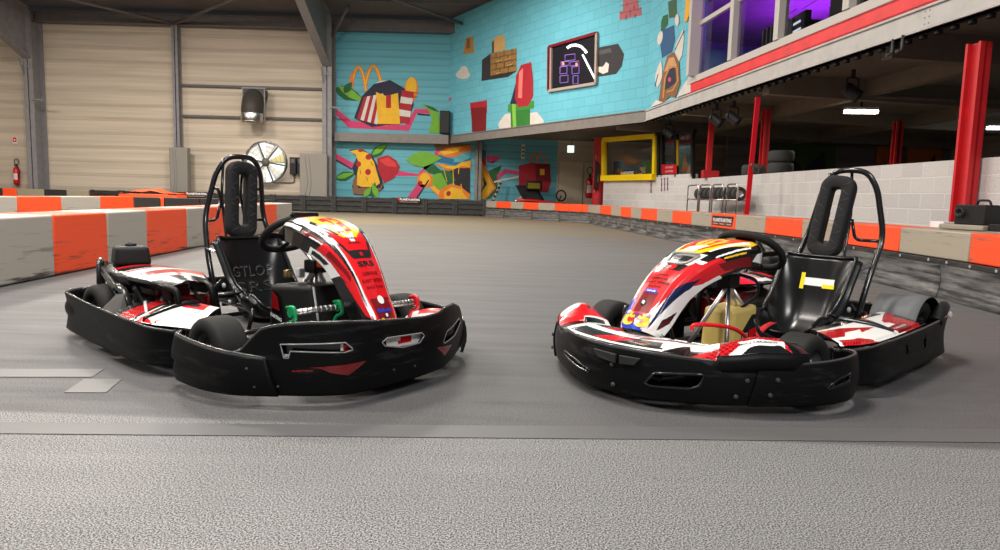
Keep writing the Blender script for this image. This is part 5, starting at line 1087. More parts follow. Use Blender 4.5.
mb = MB(); mb.box((-22.12, 31.96, 2.66), (-21.92, 31.985, 2.96), WHT, 'plastic', .004); mb.box((-22.10, 31.952, 2.72), (-21.94, 31.962, 2.94), srgb(200, 30, 40), 'plastic'); mb.box((-22.05, 31.948, 2.78), (-21.99, 31.953, 2.86), WHT, 'plastic'); tag(mb.build('fire_sign'), 'small red and white fire sign above the wall extinguisher', 'sign')
e = empty('wall_speaker', (-2.62, 31.6, 3.55)); tag(e, 'black loudspeaker box in the corner where the two murals meet', 'loudspeaker')
mb = MB(); mb.box((-.22, -.2, .02), (.22, .2, 1.02), (.02, .02, .022), 'plastic', .03); mb.build('cabinet', e)
mb = MB(); mb.box((-.19, -.215, .06), (.19, -.198, .98), (.035, .035, .035), 'rubber', .01); mb.build('speaker_grille', e)

# back double door, exit lamp, far machine
mb = MB(); mb.box((2.5, 31.9, 0), (4.6, 32.05, 2.95), srgb(176, 162, 138), 'paintwall'); structure(mb.build('trim_9'))
for i, (x0, x1) in enumerate(((2.55, 3.62), (3.66, 4.6))):
    mb = MB(); mb.box((x0, 31.82, .02), (x1, 31.9, 2.5), srgb(196, 182, 158), 'plastic', .01); d = structure(mb.build('door_%d' % (i + 1)))
    if i == 1: mb = MB(); mb.box((x0 + .08, 31.79, .98), (x0 + .14, 31.82, 1.2), (.03, .03, .03), 'plastic'); mb.tube([(x0 + .11, 31.77, 1.12), (x0 + .26, 31.77, 1.12)], .018, (.03, .03, .03), 'plastic', 8); mb.build('door_handle', d)
p = Vector((2.9, 30.6, 3.0)); e = empty('exit_lamp', p); tag(e, 'small white emergency exit lamp hanging above the double door', 'exit sign')
mb = MB(); mb.box((-.14, -.05, -.16), (.14, .05, .14), (.5, .55, .5), 'exit_glow', .01); mb.build('lit_panel', e); mb = MB(); mb.bar((0, 0, .14), (.06, 0, .45), .03, .03, (.1, .1, .1), 'steel'); mb.build('bracket', e)
mb = MB(); mb.box((-1.1 + 1.9, 31.3, 2.55), (-1.1 + 2.05, 31.42, 3.2), srgb(200, 196, 180), 'plastic', .01)
for k in range(3): mb.box((.83, 31.295, 2.66 + k * .17), (.93, 31.3, 2.74 + k * .17), (.1, .1, .1), 'plastic')
tag(mb.build('hanging_sign'), 'small white hanging sign above the right part of the lower mural', 'sign')
e = empty('maintenance_kart', (1.6, 30.9, -.095), .0); e.scale = (1.3, 1, 1.35); tag(e, 'black and red spare kart parked below the red box mural', 'go-kart')
mb = MB(); mb.tube(fillet([(-.75, -.3, .3), (-.75, -.3, .62), (-.2, -.35, .62), (1.0, -.35, .5), (1.1, -.3, .3)], .1), .05, RED, 'gloss', 8); mb.box((-.2, -.3, .25), (1.1, .25, .45), DRED, 'gloss', .06); mb.build('body', e)
mb = MB(); mb.grid(lambda u, v: Vector((-.15 + .35 * u - .3 * v, .1 * v, .45 + v * .65 + .2 * abs(u) ** 2 * (1 - v))), lin(-1, 1, 9), lin(0, 1, 7), (.015, .015, .016), 'plastic', .04); mb.build('seat', e)
for x in (-.55, .85): wheel(e, 'wheel', (x, -.32, .27), .2, .18, side=-1)
mb = MB(); mb.tube([(.75 + .16 * math.cos(2 * PI * k / 20), -.1 + .02 * math.sin(2 * PI * k / 20), .8 + .17 * math.sin(2 * PI * k / 20)) for k in range(20)], .025, (.015, .015, .015), 'rubber', 8, closed=True); mb.tube([(.75, -.1, .8), (.6, -.1, .4)], .02, DK, 'steel', 8); mb.build('steering_wheel', e)
mb = MB(); mb.box((-.45, -.2, .95), (.1, .1, 1.25), (.02, .02, .02), 'plastic', .05); mb.box((-.38, -.23, 1.0), (.03, -.2, 1.18), srgb(120, 110, 20), 'plastic', .01); mb.build('engine_cover', e)
e = empty('pole', (-.15, 31.3, .0)); tag(e, 'thin patterned pole leaning on the lower mural right of the grey post', 'pole')
mb = MB(); mb.bar((-.5, -.15, 0), (.12, .3, 1.6), .10, .05, srgb(190, 160, 150), 'plastic')
for k in range(5): mb.bar((-.3 + .08 * k + .02, -.04 + .06 * k, .65 + .19 * k), (-.3 + .08 * k + .06, -.01 + .06 * k, .73 + .19 * k), .09, .05, (.05, .03, .03), 'plastic')
mb.build('shaft', e)
extinguisher(3.82, 31.0, .9, 1.6, 'red fire extinguisher on the double door left of the red booth column')

# ------------------------------------------------------------------ barriers
def block(pts4, z0, z1, c, name='barrier_block', mat='block', bev=.02):
    """pts4: footprint corners front-left, front-right, back-right, back-left in the ground plane"""
    o = sum((Vector((p[0], p[1], 0)) for p in pts4), Vector()) / 4
    mb = MB(); mb.hexa([Vector((p[0] - o.x, p[1] - o.y, z)) for z in (0, z1 - z0) for p in pts4], c, mat, bev, 2)
    ob = mb.build(name); ob.location = (o.x, o.y, z0); return ob
def rx(px, line):                               # where a survey ray at height of the barrier top crosses a plan line
    a, b = line; d = ray(px, 210); k = (px - 500) / FOC
    k = d.x / d.y; (x0, y0), (x1, y1) = a, b
    t = (k * y0 - x0) / ((x1 - x0) - k * (y1 - y0)); return Vector((x0 + t * (x1 - x0), y0 + t * (y1 - y0), 0))
OR2, GR2, BK2 = srgb(248, 82, 34), srgb(172, 167, 158), srgb(40, 38, 38)
names = {OR2: 'orange', GR2: 'grey', BK2: 'black'}
la = ((-4.28, 5.7), (-4.98, 16.8))
bs = [-40, 53, 107, 147, 187, 209, 230, 249, 264, 277, 292]; cs = [GR2, OR2] * 5
lbl = ['worn grey barrier block at the left edge of the photo, nearest the camera', 'large orange barrier block nearest the camera beside the cut off grey one', 'grey barrier block between the two large orange blocks', 'orange barrier block behind the black air box of the left kart', 'grey barrier block left of the left kart roll hoop', 'orange barrier block seen through the left side of the left kart roll hoop', 'grey barrier block hidden mostly behind the left kart headrest', 'orange barrier block seen low through the left kart headrest slot', 'narrow orange edged grey block right of the left kart headrest', 'last grey barrier block of the near left row beside the hoop']
cs = [GR2, OR2, GR2, OR2, GR2, OR2, GR2, GR2, OR2, GR2]
lbl[7] = 'grey barrier block behind the right edge of the left kart headrest'; lbl[8] = 'narrow orange barrier block seen inside the right bar of the left kart hoop'
for i in range(10):
    a, b = rx(bs[i], la), rx(bs[i + 1], la)
    if i == 0: a = Vector((-4.22, 4.7, 0))
    t = (b - a).normalized(); n = Vector((-t.y, t.x, 0)) * .6; g_ = t * .006
    tag(block([b - g_, a + g_, a + g_ + n, b - g_ + n][::1], 0.01, .60, cs[i]), lbl[i], 'barrier', 'near left barrier row')
# second row
lb_ = ((-10.75, 13.5), (-10.55, 21))
bs = [-30, 18, 62, 101, 134]; cs = [GR2, OR2, GR2, OR2]
for i in range(4):
    a, b = rx(bs[i], lb_), rx(bs[i + 1], lb_); t = (b - a).normalized(); n = Vector((-t.y, t.x, 0)) * .6; g_ = t * .008
    tag(block([b - g_, a + g_, a + g_ + n, b - g_ + n], .01, .60, cs[i]), ['grey block at the left end of the second barrier row', 'orange block at the left of the second barrier row', 'grey block in the middle of the second barrier row', 'orange block at the right end of the second barrier row before the black ones'][i], 'barrier', 'second barrier row')
lb2 = ((-10.55, 20.9), (-7.2, 23.2))
bs = [135, 160.5, 164.5, 200, 236, 272]; cs = [BK2, OR2, BK2, BK2, BK2]
for i in range(5):
    a, b = rx(bs[i], lb2), rx(bs[i + 1], lb2); t = (b - a).normalized(); n = Vector((-t.y, t.x, 0)) * .5; g_ = t * .008
    tag(block([a + g_, b - g_, b - g_ + n, a + g_ + n], .01, .58, cs[i], mat='board' if cs[i] is BK2 and False else 'block'), ['black block right of the last orange block in the second barrier row', 'thin orange block between two black blocks of the second row', 'black block left of the left kart roll hoop in the second row', 'black block behind the left bar of the left kart roll hoop', 'black block seen right of the left kart headrest'][i], 'barrier', 'second barrier row')
mb = MB(); mb.grid(lambda u, v: Vector((u * 1.0, v * .4, .66 + .16 * (1 - u * u) ** 2 * (1 - v * v * .5) + .02 * math.sin(u * 9))), lin(-1, 1, 24), lin(-1, 1, 8), OR2, 'block', .05); o = mb.build('barrier_cover'); o.location = (-12.2, 24.6, 0); tag(o, 'crumpled orange cover lying on the barrier behind the second row', 'cover')
o = block([(-13.2, 24.2), (-11.2, 24.2), (-11.2, 25), (-13.2, 25)], .01, .64, OR2); tag(o, 'orange block under the crumpled orange cover behind the second row', 'barrier')
# third row along the back wall
xs = [-24, -21.95 - .35, -21.65, -20.35, -19.3, -18.25]
xs = [(p - 500) / 700 * 30.8 for p in (-20, 9, 23, 50, 72, 94)]; cs = [BK2, OR2, srgb(150, 140, 118), BK2, srgb(150, 140, 118)]
for i in range(5):
    tag(block([(xs[i] + .01, 30.4), (xs[i + 1] - .01, 30.4), (xs[i + 1] - .01, 30.9), (xs[i] + .01, 30.9)], .01, .66, cs[i]), ['black block at the left edge of the row under the red extinguisher', 'orange block under the red wall extinguisher', 'tan block under the left frame column', 'black block between two tan blocks along the cream wall', 'right tan block in the row along the cream wall'][i], 'barrier', 'barrier row along the cream wall')
x0 = xs[-1]; npan = 13; wd = (-.72 - x0) / npan
def sign_text(mb, fn, red=True):
    mb.text('PLANETKARTING', fn, WHT, 'gloss', .04)
for i in range(npan):
    a = x0 + wd * i; e = empty('ribbed_barrier', (a, 30.55, 0)); px = 500 + (a + wd / 2) / 30.6 * 700
    side = 'below the cream wall' if px < 320 else 'below the lower mural'
    tag(e, 'black ribbed barrier along the back wall, ' + ['left of the slim post', 'left of the slim post', 'left of the slim post', 'by the slim post sign', 'right of the slim post', 'behind the left kart hoop', 'below the drum fan', 'below the control boxes', 'below the pizza slice', 'below the leaves left of the white sign', 'carrying the white lettered sign', 'below the dripping cheese', 'ending at the orange and grey row'][i], 'barrier', 'black panels along the back wall')
    mb = MB(); mb.box((.03, 0, .02), (wd - .03, .12, .68), (.016, .016, .016), 'board'); mb.build('panel_sheet', e)
    mb = MB()
    for z in (.06, .3, .5): mb.box((.03, -.05, z), (wd - .03, 0, z + .07), (.02, .02, .02), 'board', .01)
    for xx in (.0, wd - .12): mb.box((xx, -.07, .0), (xx + .12, .08, .70), (.014, .014, .014), 'board', .01)
    mb.build('panel_rib', e)
    if i == 3 or i == 10:
        e2 = empty('barrier_sign', (a + wd / 2, 30.46, .6)); tag(e2, 'small red and white lettered sign on the black barrier below the ' + ('slim post' if i == 3 else 'lower mural'), 'sign')
        mb = MB(); mb.box((-.5, -.005, -.10), (.5, .01, .12), (.02, .02, .02), 'plastic'); mb.poly([Vector((-.5, -.007, -.0)), Vector((-.40, -.007, -.0)), Vector((-.36, -.007, .12)), Vector((-.46, -.007, .12))], RED, 'gloss'); mb.poly([Vector((-.42, -.007, -.08)), Vector((.38, -.007, -.08)), Vector((.38, -.007, -.05)), Vector((-.42, -.007, -.05))], srgb(180, 120, 110), 'gloss')
        asp = text_aspect('PLANETKARTING', .04); mb.text('PLANETKARTING', lambda x, y: Vector((.03 + x * .86 / asp, -.008, .04 + y * .095)), WHT, 'gloss', .04); mb.build('sign_board', e2)
# right row: rubber belt with orange and grey blocks on top
RP = [(-1.0, 30.95), (1.2, 28), (3.2, 25.2), (3.35, 22.5), (3.6, 19.5), (3.85, 16.3), (4.2, 13.8), (4.45, 11.5), (4.5, 9), (4.45, 7), (4.3, 5.5), (4.0, 3.6)]
RPV = [Vector((a, b, 0)) for a, b in RP]
def pathx(px):
    k = ray(px, 212); k = k.x / k.y
    for a, b in zip(RPV[:-1], RPV[1:]):
        f0, f1 = a.x - k * a.y, b.x - k * b.y
        if f0 <= 0 <= f1 or f1 <= 0 <= f0: return a.lerp(b, f0 / (f0 - f1)), (b - a).normalized()
    return RPV[-1], (RPV[-1] - RPV[-2]).normalized()
bs = [484.5, 496, 510.5, 523, 538, 554.5, 569, 582, 587.5, 600, 611, 620.5, 631, 641, 657, 672.5, 691.5, 711.5, 736, 766, 803, 843, 902, 973, 1075]
cs = [GR2, OR2, GR2, OR2, GR2, OR2, OR2, OR2, GR2, OR2, GR2, OR2, GR2, OR2, GR2, OR2, GR2, OR2, GR2, OR2, GR2, OR2, GR2, OR2]
rl = ['first grey block at the far left end of the right barrier row', 'first orange block from the far left end, below the leaning pole', 'second grey block of the far end, below the white arm shape', 'second orange block of the far end, below the red box mural', 'grey block below the spare kart', 'orange block right of the spare kart, first of three orange ones', 'middle of the three adjoining orange blocks below the double door', 'narrow last of the three adjoining orange blocks beside the extinguisher', 'grey block at the foot of the red booth column', 'orange block below the left corner of the yellow booth window', 'grey block below the left half of the yellow booth window', 'orange block below the middle of the yellow booth window', 'grey block below the right half of the yellow booth window', 'orange block below the right corner of the booth wall', 'grey block below the purple paint marks', 'orange block left of the tyre rack', 'grey block under the tyre rack', 'orange block carrying the black lettered sticker', 'tan grey block right of the block with lettered sticker', 'orange block left of the right kart roll hoop', 'tan grey block seen through the right kart headrest slot', 'orange block seen inside the right bar of the right kart hoop', 'large tan grey block under the black projector box', 'orange block at the right edge of the photo']
for i in range(len(cs)):
    (a, ta), (b, tb) = pathx(bs[i]), pathx(bs[i + 1])
    na, nb = Vector((-ta.y, ta.x, 0)), Vector((-tb.y, tb.x, 0)); t = (b - a).normalized(); nn = Vector((-t.y, t.x, 0)); d = .42 if i < 15 else .5
    c = cs[i] if cs[i] is OR2 else srgb(164, 154, 138); g_ = t * .005
    o = block([a + g_, b - g_, b - g_ + nn * d, a + g_ + nn * d], .395, .675, c, mat='blocktop', bev=.015 if i > 14 else .01)
    tag(o, rl[i], 'barrier', 'orange and grey blocks of the right row')
    if i == 17:
        e2 = empty('block_sticker', a.lerp(b, .5) - nn * .012 + Vector((0, 0, .535))); tag(e2, 'black sticker with white lettering on an orange barrier block', 'sticker')
        w = (b - a).length * .42; mb = MB(); F = lambda u, z, o_=0: t * u - nn * o_ + Vector((0, 0, z))
        mb.hexa([F(u, z, o_) for o_ in (-.006, .0) for u, z in ((-w, -.085), (w * .9, -.085), (w, -.06), (w, .095))][:0] or [F(-w, -.08, 0), F(w * .9, -.08, 0), F(w * .9, -.08, -.008), F(-w, -.08, -.008), F(-w, .095, 0), F(w, .095, 0), F(w, .095, -.008), F(-w, .095, -.008)], srgb(50, 46, 46), 'plastic')
        asp = text_aspect('PLANETKARTING', .04); mb.text('PLANETKARTING', lambda x, y: F(x * w * 1.8 / asp, .02 + y * .07, .002), WHT, 'gloss', .04); mb.poly([F(-w * .9, -.02, .0015), F(w * .9, -.02, .0015), F(w * .9, -.028, .0015), F(-w * .9, -.028, .0015)], RED, 'gloss')
        for s in (-.9, -.25, .4): mb.poly([F(w * s, -.065, .0015), F(w * (s + .5), -.065, .0015), F(w * (s + .5), -.042, .0015), F(w * s, -.042, .0015)], GRY, 'gloss')
        mb.build('sticker_face', e2)
for i in range(len(RPV) - 1):
    a, b = RPV[i], RPV[i + 1]; t = (b - a).normalized(); n = Vector((t.y, -t.x, 0))
    m = max(1, round((b - a).length / 1.7))
    for j in range(m):
        p, q = a.lerp(b, j / m), a.lerp(b, (j + 1) / m); e = empty('barrier_belt', p)
        dist = ['at the far end under the lower mural', 'under the double door', 'at the foot of the red booth column', 'under the booth window', 'under the booth wall', 'left of the tyre rack', 'under the tyre rack', 'under the lettered sticker', 'behind the right kart seat', 'right of the right kart seat', 'at the right edge of the photo'][min(i, 10)]
        tag(e, 'scuffed rubber belt of the right barrier, ' + dist, 'barrier belt', 'rubber belts of the right barrier: ' + dist)
        l = (q - p).length; mb = MB(); F = lambda u, z, o_: t * u + n * o_ + Vector((0, 0, z))
        mb.grid(lambda u, v: F(u * l, v * .36, .05 - .03 * math.sin(v * PI) + .012 * math.sin(u * l * 4) * (1 - v)), lin(0, 1, 12), lin(0, 1, 9), (.05, .05, .05), 'belt', .02); mb.hexa([F(u, z, o_) for z in (0, .385) for u, o_ in ((0, 0), (l, 0), (l, -.35), (0, -.35))], (.02, .02, .02), 'board'); mb.build('belt_face', e)
        mb = MB(); mb.hexa([F(u, z, o_) for z in (.345, .39) for u, o_ in ((0, .055), (l, .055), (l, -.05), (0, -.05))], (.016, .016, .016), 'board', .004)
        for k in range(4): bolt(mb, F(l * (.1 + k * .27), .367, .056), n, .016, (.35, .35, .35))
        mb.build('belt_strip', e)

# ------------------------------------------------------------------ booth
def rcol(x, y, w, d, z0, z1, label, yaw=0, name='red_column'):
    mb = h_column(name, 0, 0, w, d, 0, z1 - z0, COLRED, '', yaw); o = mb.build(name); o.location = (x, y, z0); tag(o, label, 'column'); return o
mb = MB(); mb.lathe([(.26, 0), (.26, 3.2)], (0, 0, 0), (0, 0, 1), 'steel', 28, col=srgb(186, 24, 36)); mb.lathe([(.34, 3.16), (.34, 3.2), (0, 3.2)], (0, 0, 0), (0, 0, 1), 'steel', 28, col=srgb(120, 114, 110)); o = mb.build('red_column'); o.location = (3.70, 27.0, 0); tag(o, 'round red column at the left corner of the booth', 'column')
e = empty('flag', BO.at(597, 168, .1)); tag(e, 'small blue white red flag hung at the left end of the booth', 'flag')
fl = lambda u, v: BO.t * (-.16 + .30 * u + .05 * math.sin(3 * v)) + BO.n * (.05 * math.sin(6 * u + 2 * v)) + Vector((0, 0, .35 - 1.15 * v - .25 * u + .2 * u * v))
mb = MB(); mb.grid(fl, lin(0, 1, 22), lin(0, 1, 14), lambda u, v: srgb(30, 60, 150) if u > .66 and False else (srgb(200, 30, 40) if v > .66 else (WHT if v > .36 else srgb(40, 66, 140))), 'matte', .004); mb.build('cloth', e)
mb = MB(); mb.tube([BO.t * -.16 + Vector((0, 0, .5)), BO.t * -.17 + Vector((0, 0, -.95))], .015, srgb(190, 180, 160), 'plastic', 8); mb.build('flag_pole', e)
YF = srgb(236, 204, 20)
cn = [(604, 178), (655, 176.5), (656, 136), (604, 140)]
e = empty('booth_window', BO.at(630, 158)); tag(e, 'yellow framed glass window of the marshal booth', 'window')
mb = MB(); P4 = [BO.at(*q, -.02) for q in cn]
for i in range(4): mb.bar(P4[i], P4[(i + 1) % 4], .16, .16, YF, 'plastic', BO.n, .01)
rel(mb.build('frame'), e)
mb = MB(); mb.bar(BO.at(604, 178.4, .0), BO.at(656, 177, .0), .20, .30, YF, 'plastic', BO.n, .01); rel(mb.build('sill'), e)
mb = MB(); mb.poly([BO.at(*q, -.04) for q in cn], (.5, .5, .5), 'glass'); rel(mb.build('pane'), e)
bi = lambda px, py, d: BO.at(px, py, -d)
e = empty('booth_desk', BO.at(630, 176, -.6)); tag(e, 'white desk inside the booth behind the glass', 'desk')
mb = MB(); a, b = BO.p(.5, 1.62, -.3), BO.p(3.8, 1.62, -.3); k = -BO.n * .6; mb.hexa([a, b, b + k, a + k] + [p + Vector((0, 0, .05)) for p in (a, b, b + k, a + k)], srgb(200, 200, 205), 'plastic'); rel(mb.build('desk_top'), e)
e = empty('monitor', bi(617, 172, .6)); tag(e, 'dark monitor on the left of the booth desk', 'monitor')
mb = MB(); M = Matrix.Translation(bi(617, 168, .6)) @ Matrix((BO.t, -BO.n, Vector((0, 0, 1)))).transposed().to_4x4(); mb.box((-.28, -.03, -.25), (.28, .03, .25), (.02, .022, .028), 'plastic', .01, M); rel(mb.build('monitor_case'), e); mb = MB(); mb.box((-.05, -.02, -.45), (.05, .02, -.25), (.02, .02, .02), 'plastic', 0, M); rel(mb.build('monitor_stand'), e)
e = empty('booth_sign', bi(627, 173, .15)); tag(e, 'white lettered sign with red end inside the booth glass', 'sign')
mb = MB(); aw = text_aspect('PLANETKARTING', .04); q0 = bi(627.5, 173, .12); mb.text('PLANETKARTING', lambda x, y: q0 + BO.t * (x * 1.0 / aw) + Vector((0, 0, y * .10)) + BO.n * .02, WHT, 'gloss', .04); a = q0 - BO.t * .54; mb.hexa([q0 + BO.t * u + BO.n * o_ + Vector((0, 0, z)) for z in (-.09, .09) for u, o_ in ((-.6, .01), (.55, .01), (.55, -.02), (-.6, -.02))], srgb(40, 30, 50), 'plastic'); mb.poly([q0 + BO.t * u + BO.n * .015 + Vector((0, 0, z)) for u, z in ((-.6, -.09), (-.54, -.09), (-.54, .09), (-.6, .09))], RED, 'gloss'); rel(mb.build('sign_board'), e)
# person behind the booth glass: cap, dark jacket, seated facing the desk
base = bi(645, 160, .85); base.z = 1.25
e = empty('person', base, math.atan2(BO.n.y, BO.n.x)); tag(e, 'person in dark jacket and black cap sitting inside the booth', 'person')
def skin_body(name, verts, edges, mat, col, par):
    me = bpy.data.meshes.new(name); me.from_pydata([v[:3] for v in verts], edges, []); ob = bpy.data.objects.new(name, me); COL.objects.link(ob)
    md = ob.modifiers.new('s', 'SKIN'); 
    for i, v in enumerate(verts): me.skin_vertices[0].data[i].radius = (v[3], v[4] if len(v) > 4 else v[3])
    me.skin_vertices[0].data[0].use_root = True; ob.modifiers.new('d', 'SUBSURF').levels = 2; ob.modifiers['d'].render_levels = 2
    dg = bpy.context.evaluated_depsgraph_get(); dg.update(); m2 = bpy.data.meshes.new_from_object(ob.evaluated_get(dg)); bpy.data.objects.remove(ob)
    ca = m2.color_attributes.get('Col') or m2.color_attributes.new('Col', 'FLOAT_COLOR', 'CORNER')
    for poly in m2.polygons:
        z = poly.center.z; c = col(poly.center)
        for li in poly.loop_indices: ca.data[li].color = (*c, 1)
        poly.use_smooth = True
    m2.materials.clear(); m2.materials.append(MATS[mat]); o2 = bpy.data.objects.new(name, m2); COL.objects.link(o2); o2.parent = par; return o2
SK = srgb(196, 150, 124); JK = srgb(34, 34, 38)
vs = [(0, 0, 0, .16, .13), (0, 0, .2, .17, .13), (.02, 0, .42, .19, .13), (.03, 0, .55, .075), (.05, 0, .64, .06), (.07, 0, .72, .085, .10), (.075, 0, .82, .09, .105), (.06, 0, .90, .06, .07), (.04, .20, .50, .07), (.12, .25, .28, .05), (.34, .16, .22, .042), (.42, .10, .22, .035), (.04, -.20, .50, .07), (.12, -.25, .28, .05), (.34, -.16, .22, .042), (.42, -.10, .22, .035), (.155, 0, .75, .03)]
ed = [(0, 1), (1, 2), (2, 3), (3, 4), (4, 5), (5, 6), (6, 7), (2, 8), (8, 9), (9, 10), (10, 11), (2, 12), (12, 13), (13, 14), (14, 15), (5, 16)]
skin_body('body', vs, ed, 'matte', lambda c: SK if c.z > .58 or c.x > .36 else JK, e)
mb = MB(); mb.lathe([(.118, 0), (.118, .05), (.10, .10), (.05, .13), (0, .135)], (.065, 0, .80), (0, 0, 1), 'matte', 20, col=(.012, .012, .013)); mb.hexa([Vector(p) for p in ((.14, -.08, .80), (.27, -.05, .785), (.27, .05, .785), (.14, .08, .80), (.14, -.08, .815), (.27, -.05, .797), (.27, .05, .797), (.14, .08, .815))], (.012, .012, .013), 'matte', .004); mb.build('cap', e)
# glazed door frames right of the booth, with the red visitor sign
e = empty('glazed_partition', BO.p(3.9, 1.68, -.1)); tag(e, 'black framed glazed partition right of the booth window', 'partition')
mb = MB()
for px in (659, 662.5, 676.5, 693): 
    a = BO.at(px, 177, -.05); b = BO.at(px, 133, -.05); mb.bar(a, b, .14 if px < 660 else .10, .1, (.012, .012, .013), 'plastic', BO.n)
mb.bar(BO.at(656, 134, -.05), BO.at(695, 131, -.05), .1, .12, (.012, .012, .013), 'plastic', BO.n); mb.bar(BO.at(657, 177, -.05), BO.at(694, 177, -.05), .1, .08, (.012, .012, .013), 'plastic', BO.n); rel(mb.build('frame'), e)
mb = MB(); mb.bar(BO.at(677.6, 166, -.04), BO.at(677.6, 140, -.04), .04, .05, srgb(190, 150, 20), 'plastic', BO.n); rel(mb.build('yellow_strip'), e)
mb = MB(); mb.poly([BO.at(*q, -.07) for q in ((663, 176), (693, 176), (693, 134), (663, 135))], (.5, .5, .5), 'glass'); rel(mb.build('pane'), e)
e = empty('visitor_sign', BO.at(669, 169, .02)); tag(e, 'red sign with two lines of white lettering beside the booth', 'sign')
mb = MB(); mb.hexa(on(BO, [(661.5, 174), (676.8, 174), (676.8, 164.5), (661.5, 164.5)], .0) + on(BO, [(661.5, 174), (676.8, 174), (676.8, 164.5), (661.5, 164.5)], .03), srgb(176, 20, 36), 'plastic')
for t, y in (('ACCES INTERDIT', 167.3), ('AUX VISITEURS', 171.3)):
    aw = text_aspect(t, .02); q0 = BO.at(669.2, y, .034); mb.text(t, lambda x, z: q0 + BO.t * (x * .50 / aw) + Vector((0, 0, z * .06)), srgb(230, 170, 170), 'gloss', .03)
rel(mb.build('sign_board'), e)
e = empty('wall_picture', BO.at(685, 158, -1.5)); tag(e, 'framed picture with orange cone on teal behind the partition glass', 'picture')
mb = MB(); mb.hexa(on(BO, [(679, 176), (692, 176), (692, 145), (679, 146)], -1.5) + on(BO, [(679, 176), (692, 176), (692, 145), (679, 146)], -1.46), srgb(70, 110, 110), 'plastic'); mb.poly(on(BO, [(681, 172), (685, 152), (689, 171)], -1.45), srgb(176, 106, 40), 'matte'); mb.poly(on(BO, [(686, 174), (690, 162), (691.5, 174)], -1.448), srgb(180, 160, 140), 'matte'); rel(mb.build('canvas'), e)
# rubble on the booth ledge and purple paint marks below
for i, (px, s) in enumerate(((628, .05), (632, .08), (636, .06), (640, .09), (643, .05), (646, .04))):
    mb = MB(); r = bmesh.ops.create_icosphere(mb.bm, subdivisions=2, radius=s)
    for v in r['verts']: v.co = v.co * (1 + .35 * math.sin(v.co.x * 60 + i) * math.cos(v.co.y * 50 + v.co.z * 40)); v.co.z *= .6
    for f in mb.bm.faces:
        f.material_index = mb.mi('matte')
        for l in f.loops: l[mb.cl] = (*srgb(176, 164, 148), 1)
    o = mb.build('rubble'); q = BO.at(px, 178, .06); o.location = (q.x, q.y, 1.68 + s * .35); q2 = BO.p(BO.u(px, 178), 0, .0); o.location.x = q2.x; o.location.y = q2.y
    tag(o, 'small piece of pale rubble on the booth ledge below the yellow sill', 'rubble', 'rubble pieces on the booth ledge')
for x, y0, y1, w, lb in ((651, 177.5, 193, 1.6, 'leftmost purple paint mark, below the right end of the yellow sill'), (661.5, 178, 191.5, 1.3, 'left one of three close purple paint marks on the booth wall'), (664.5, 178, 191, 1.3, 'middle one of three close purple paint marks on the booth wall'), (667.5, 177.5, 190.5, 1.3, 'right one of three close purple paint marks on the booth wall')):
    mb = MB()
    for k in range(5): mb.poly([BO.at(x + dx, y, .008) for dx, y in ((-w / 2 + .3 * (k % 2), lerp(y0, y1, k / 5)), (w / 2 - .3 * (k % 2), lerp(y0, y1, k / 5)), (w / 2 - .2 * (k % 2), lerp(y0, y1, k / 5 + .19)), (-w / 2 + .2 * (k % 2), lerp(y0, y1, k / 5 + .19)))], srgb(124, 84, 110), 'paintwall')
    tag(mb.build('paint_mark'), lb, 'paint mark', 'purple paint marks on the booth wall')

# ------------------------------------------------------------------ along the low block wall
def on_wall_top(px, d=-.1): return WB.p(WB.u(px, 200), 1.53, d)
rcol(5.82, 8.9, .17, .22, 0, 2.93, 'thick red steel column at the right behind the black projector box', math.radians(12))
q = Vector((5.62, 15.9, 0)); rcol(6.2, 16.9, .14, .2, 0, 3.1, 'red steel column behind the stacked tyres', math.radians(5))
e = empty('red_strap', (4.97, 14.25, .0)); tag(e, 'flat red strap pole leaning in front of the red column by the tyre rack', 'pole'); mb = MB(); mb.bar((-.03, 0, 0), (.10, .1, 3.0), .09, .05, srgb(206, 20, 38), 'plastic', Vector((0, 1, 0))); mb.build('strap', e)
mb = MB(); mb.tube([(.11 + .06 * math.cos(2 * PI * k / 14), -.04, 1.58 + .09 * math.sin(2 * PI * k / 14)) for k in range(14)], .018, (.06, .05, .04), 'steel', 7, closed=True); mb.bar((.0, -.05, 1.66), (.2, -.02, 1.62), .04, .05, srgb(110, 90, 70), 'steel'); mb.build('buckle', e)
q = on_wall_top(705, -.1); e = empty('red_post', q); tag(e, 'slim red post standing on the low wall above the tyre rack', 'post')
mb = MB(); mb.bar((-.06, 0, .0), (-.04, .0, 1.7), .13, .12, COLRED, 'steel', Vector((0, 1, 0))); mb.build('shaft', e); mb = MB(); mb.box((-.22, -.1, 0), (.22, .1, .2), srgb(190, 22, 34), 'steel', .02); mb.build('foot', e)
rcol(7.9, 14.3, .14, .16, 0, 2.6, 'red column in the unlit room above the right kart headrest'); rcol(7.9, 10.8, .22, .2, 0, 3.1, 'red column in the unlit room just right of the thick red one')
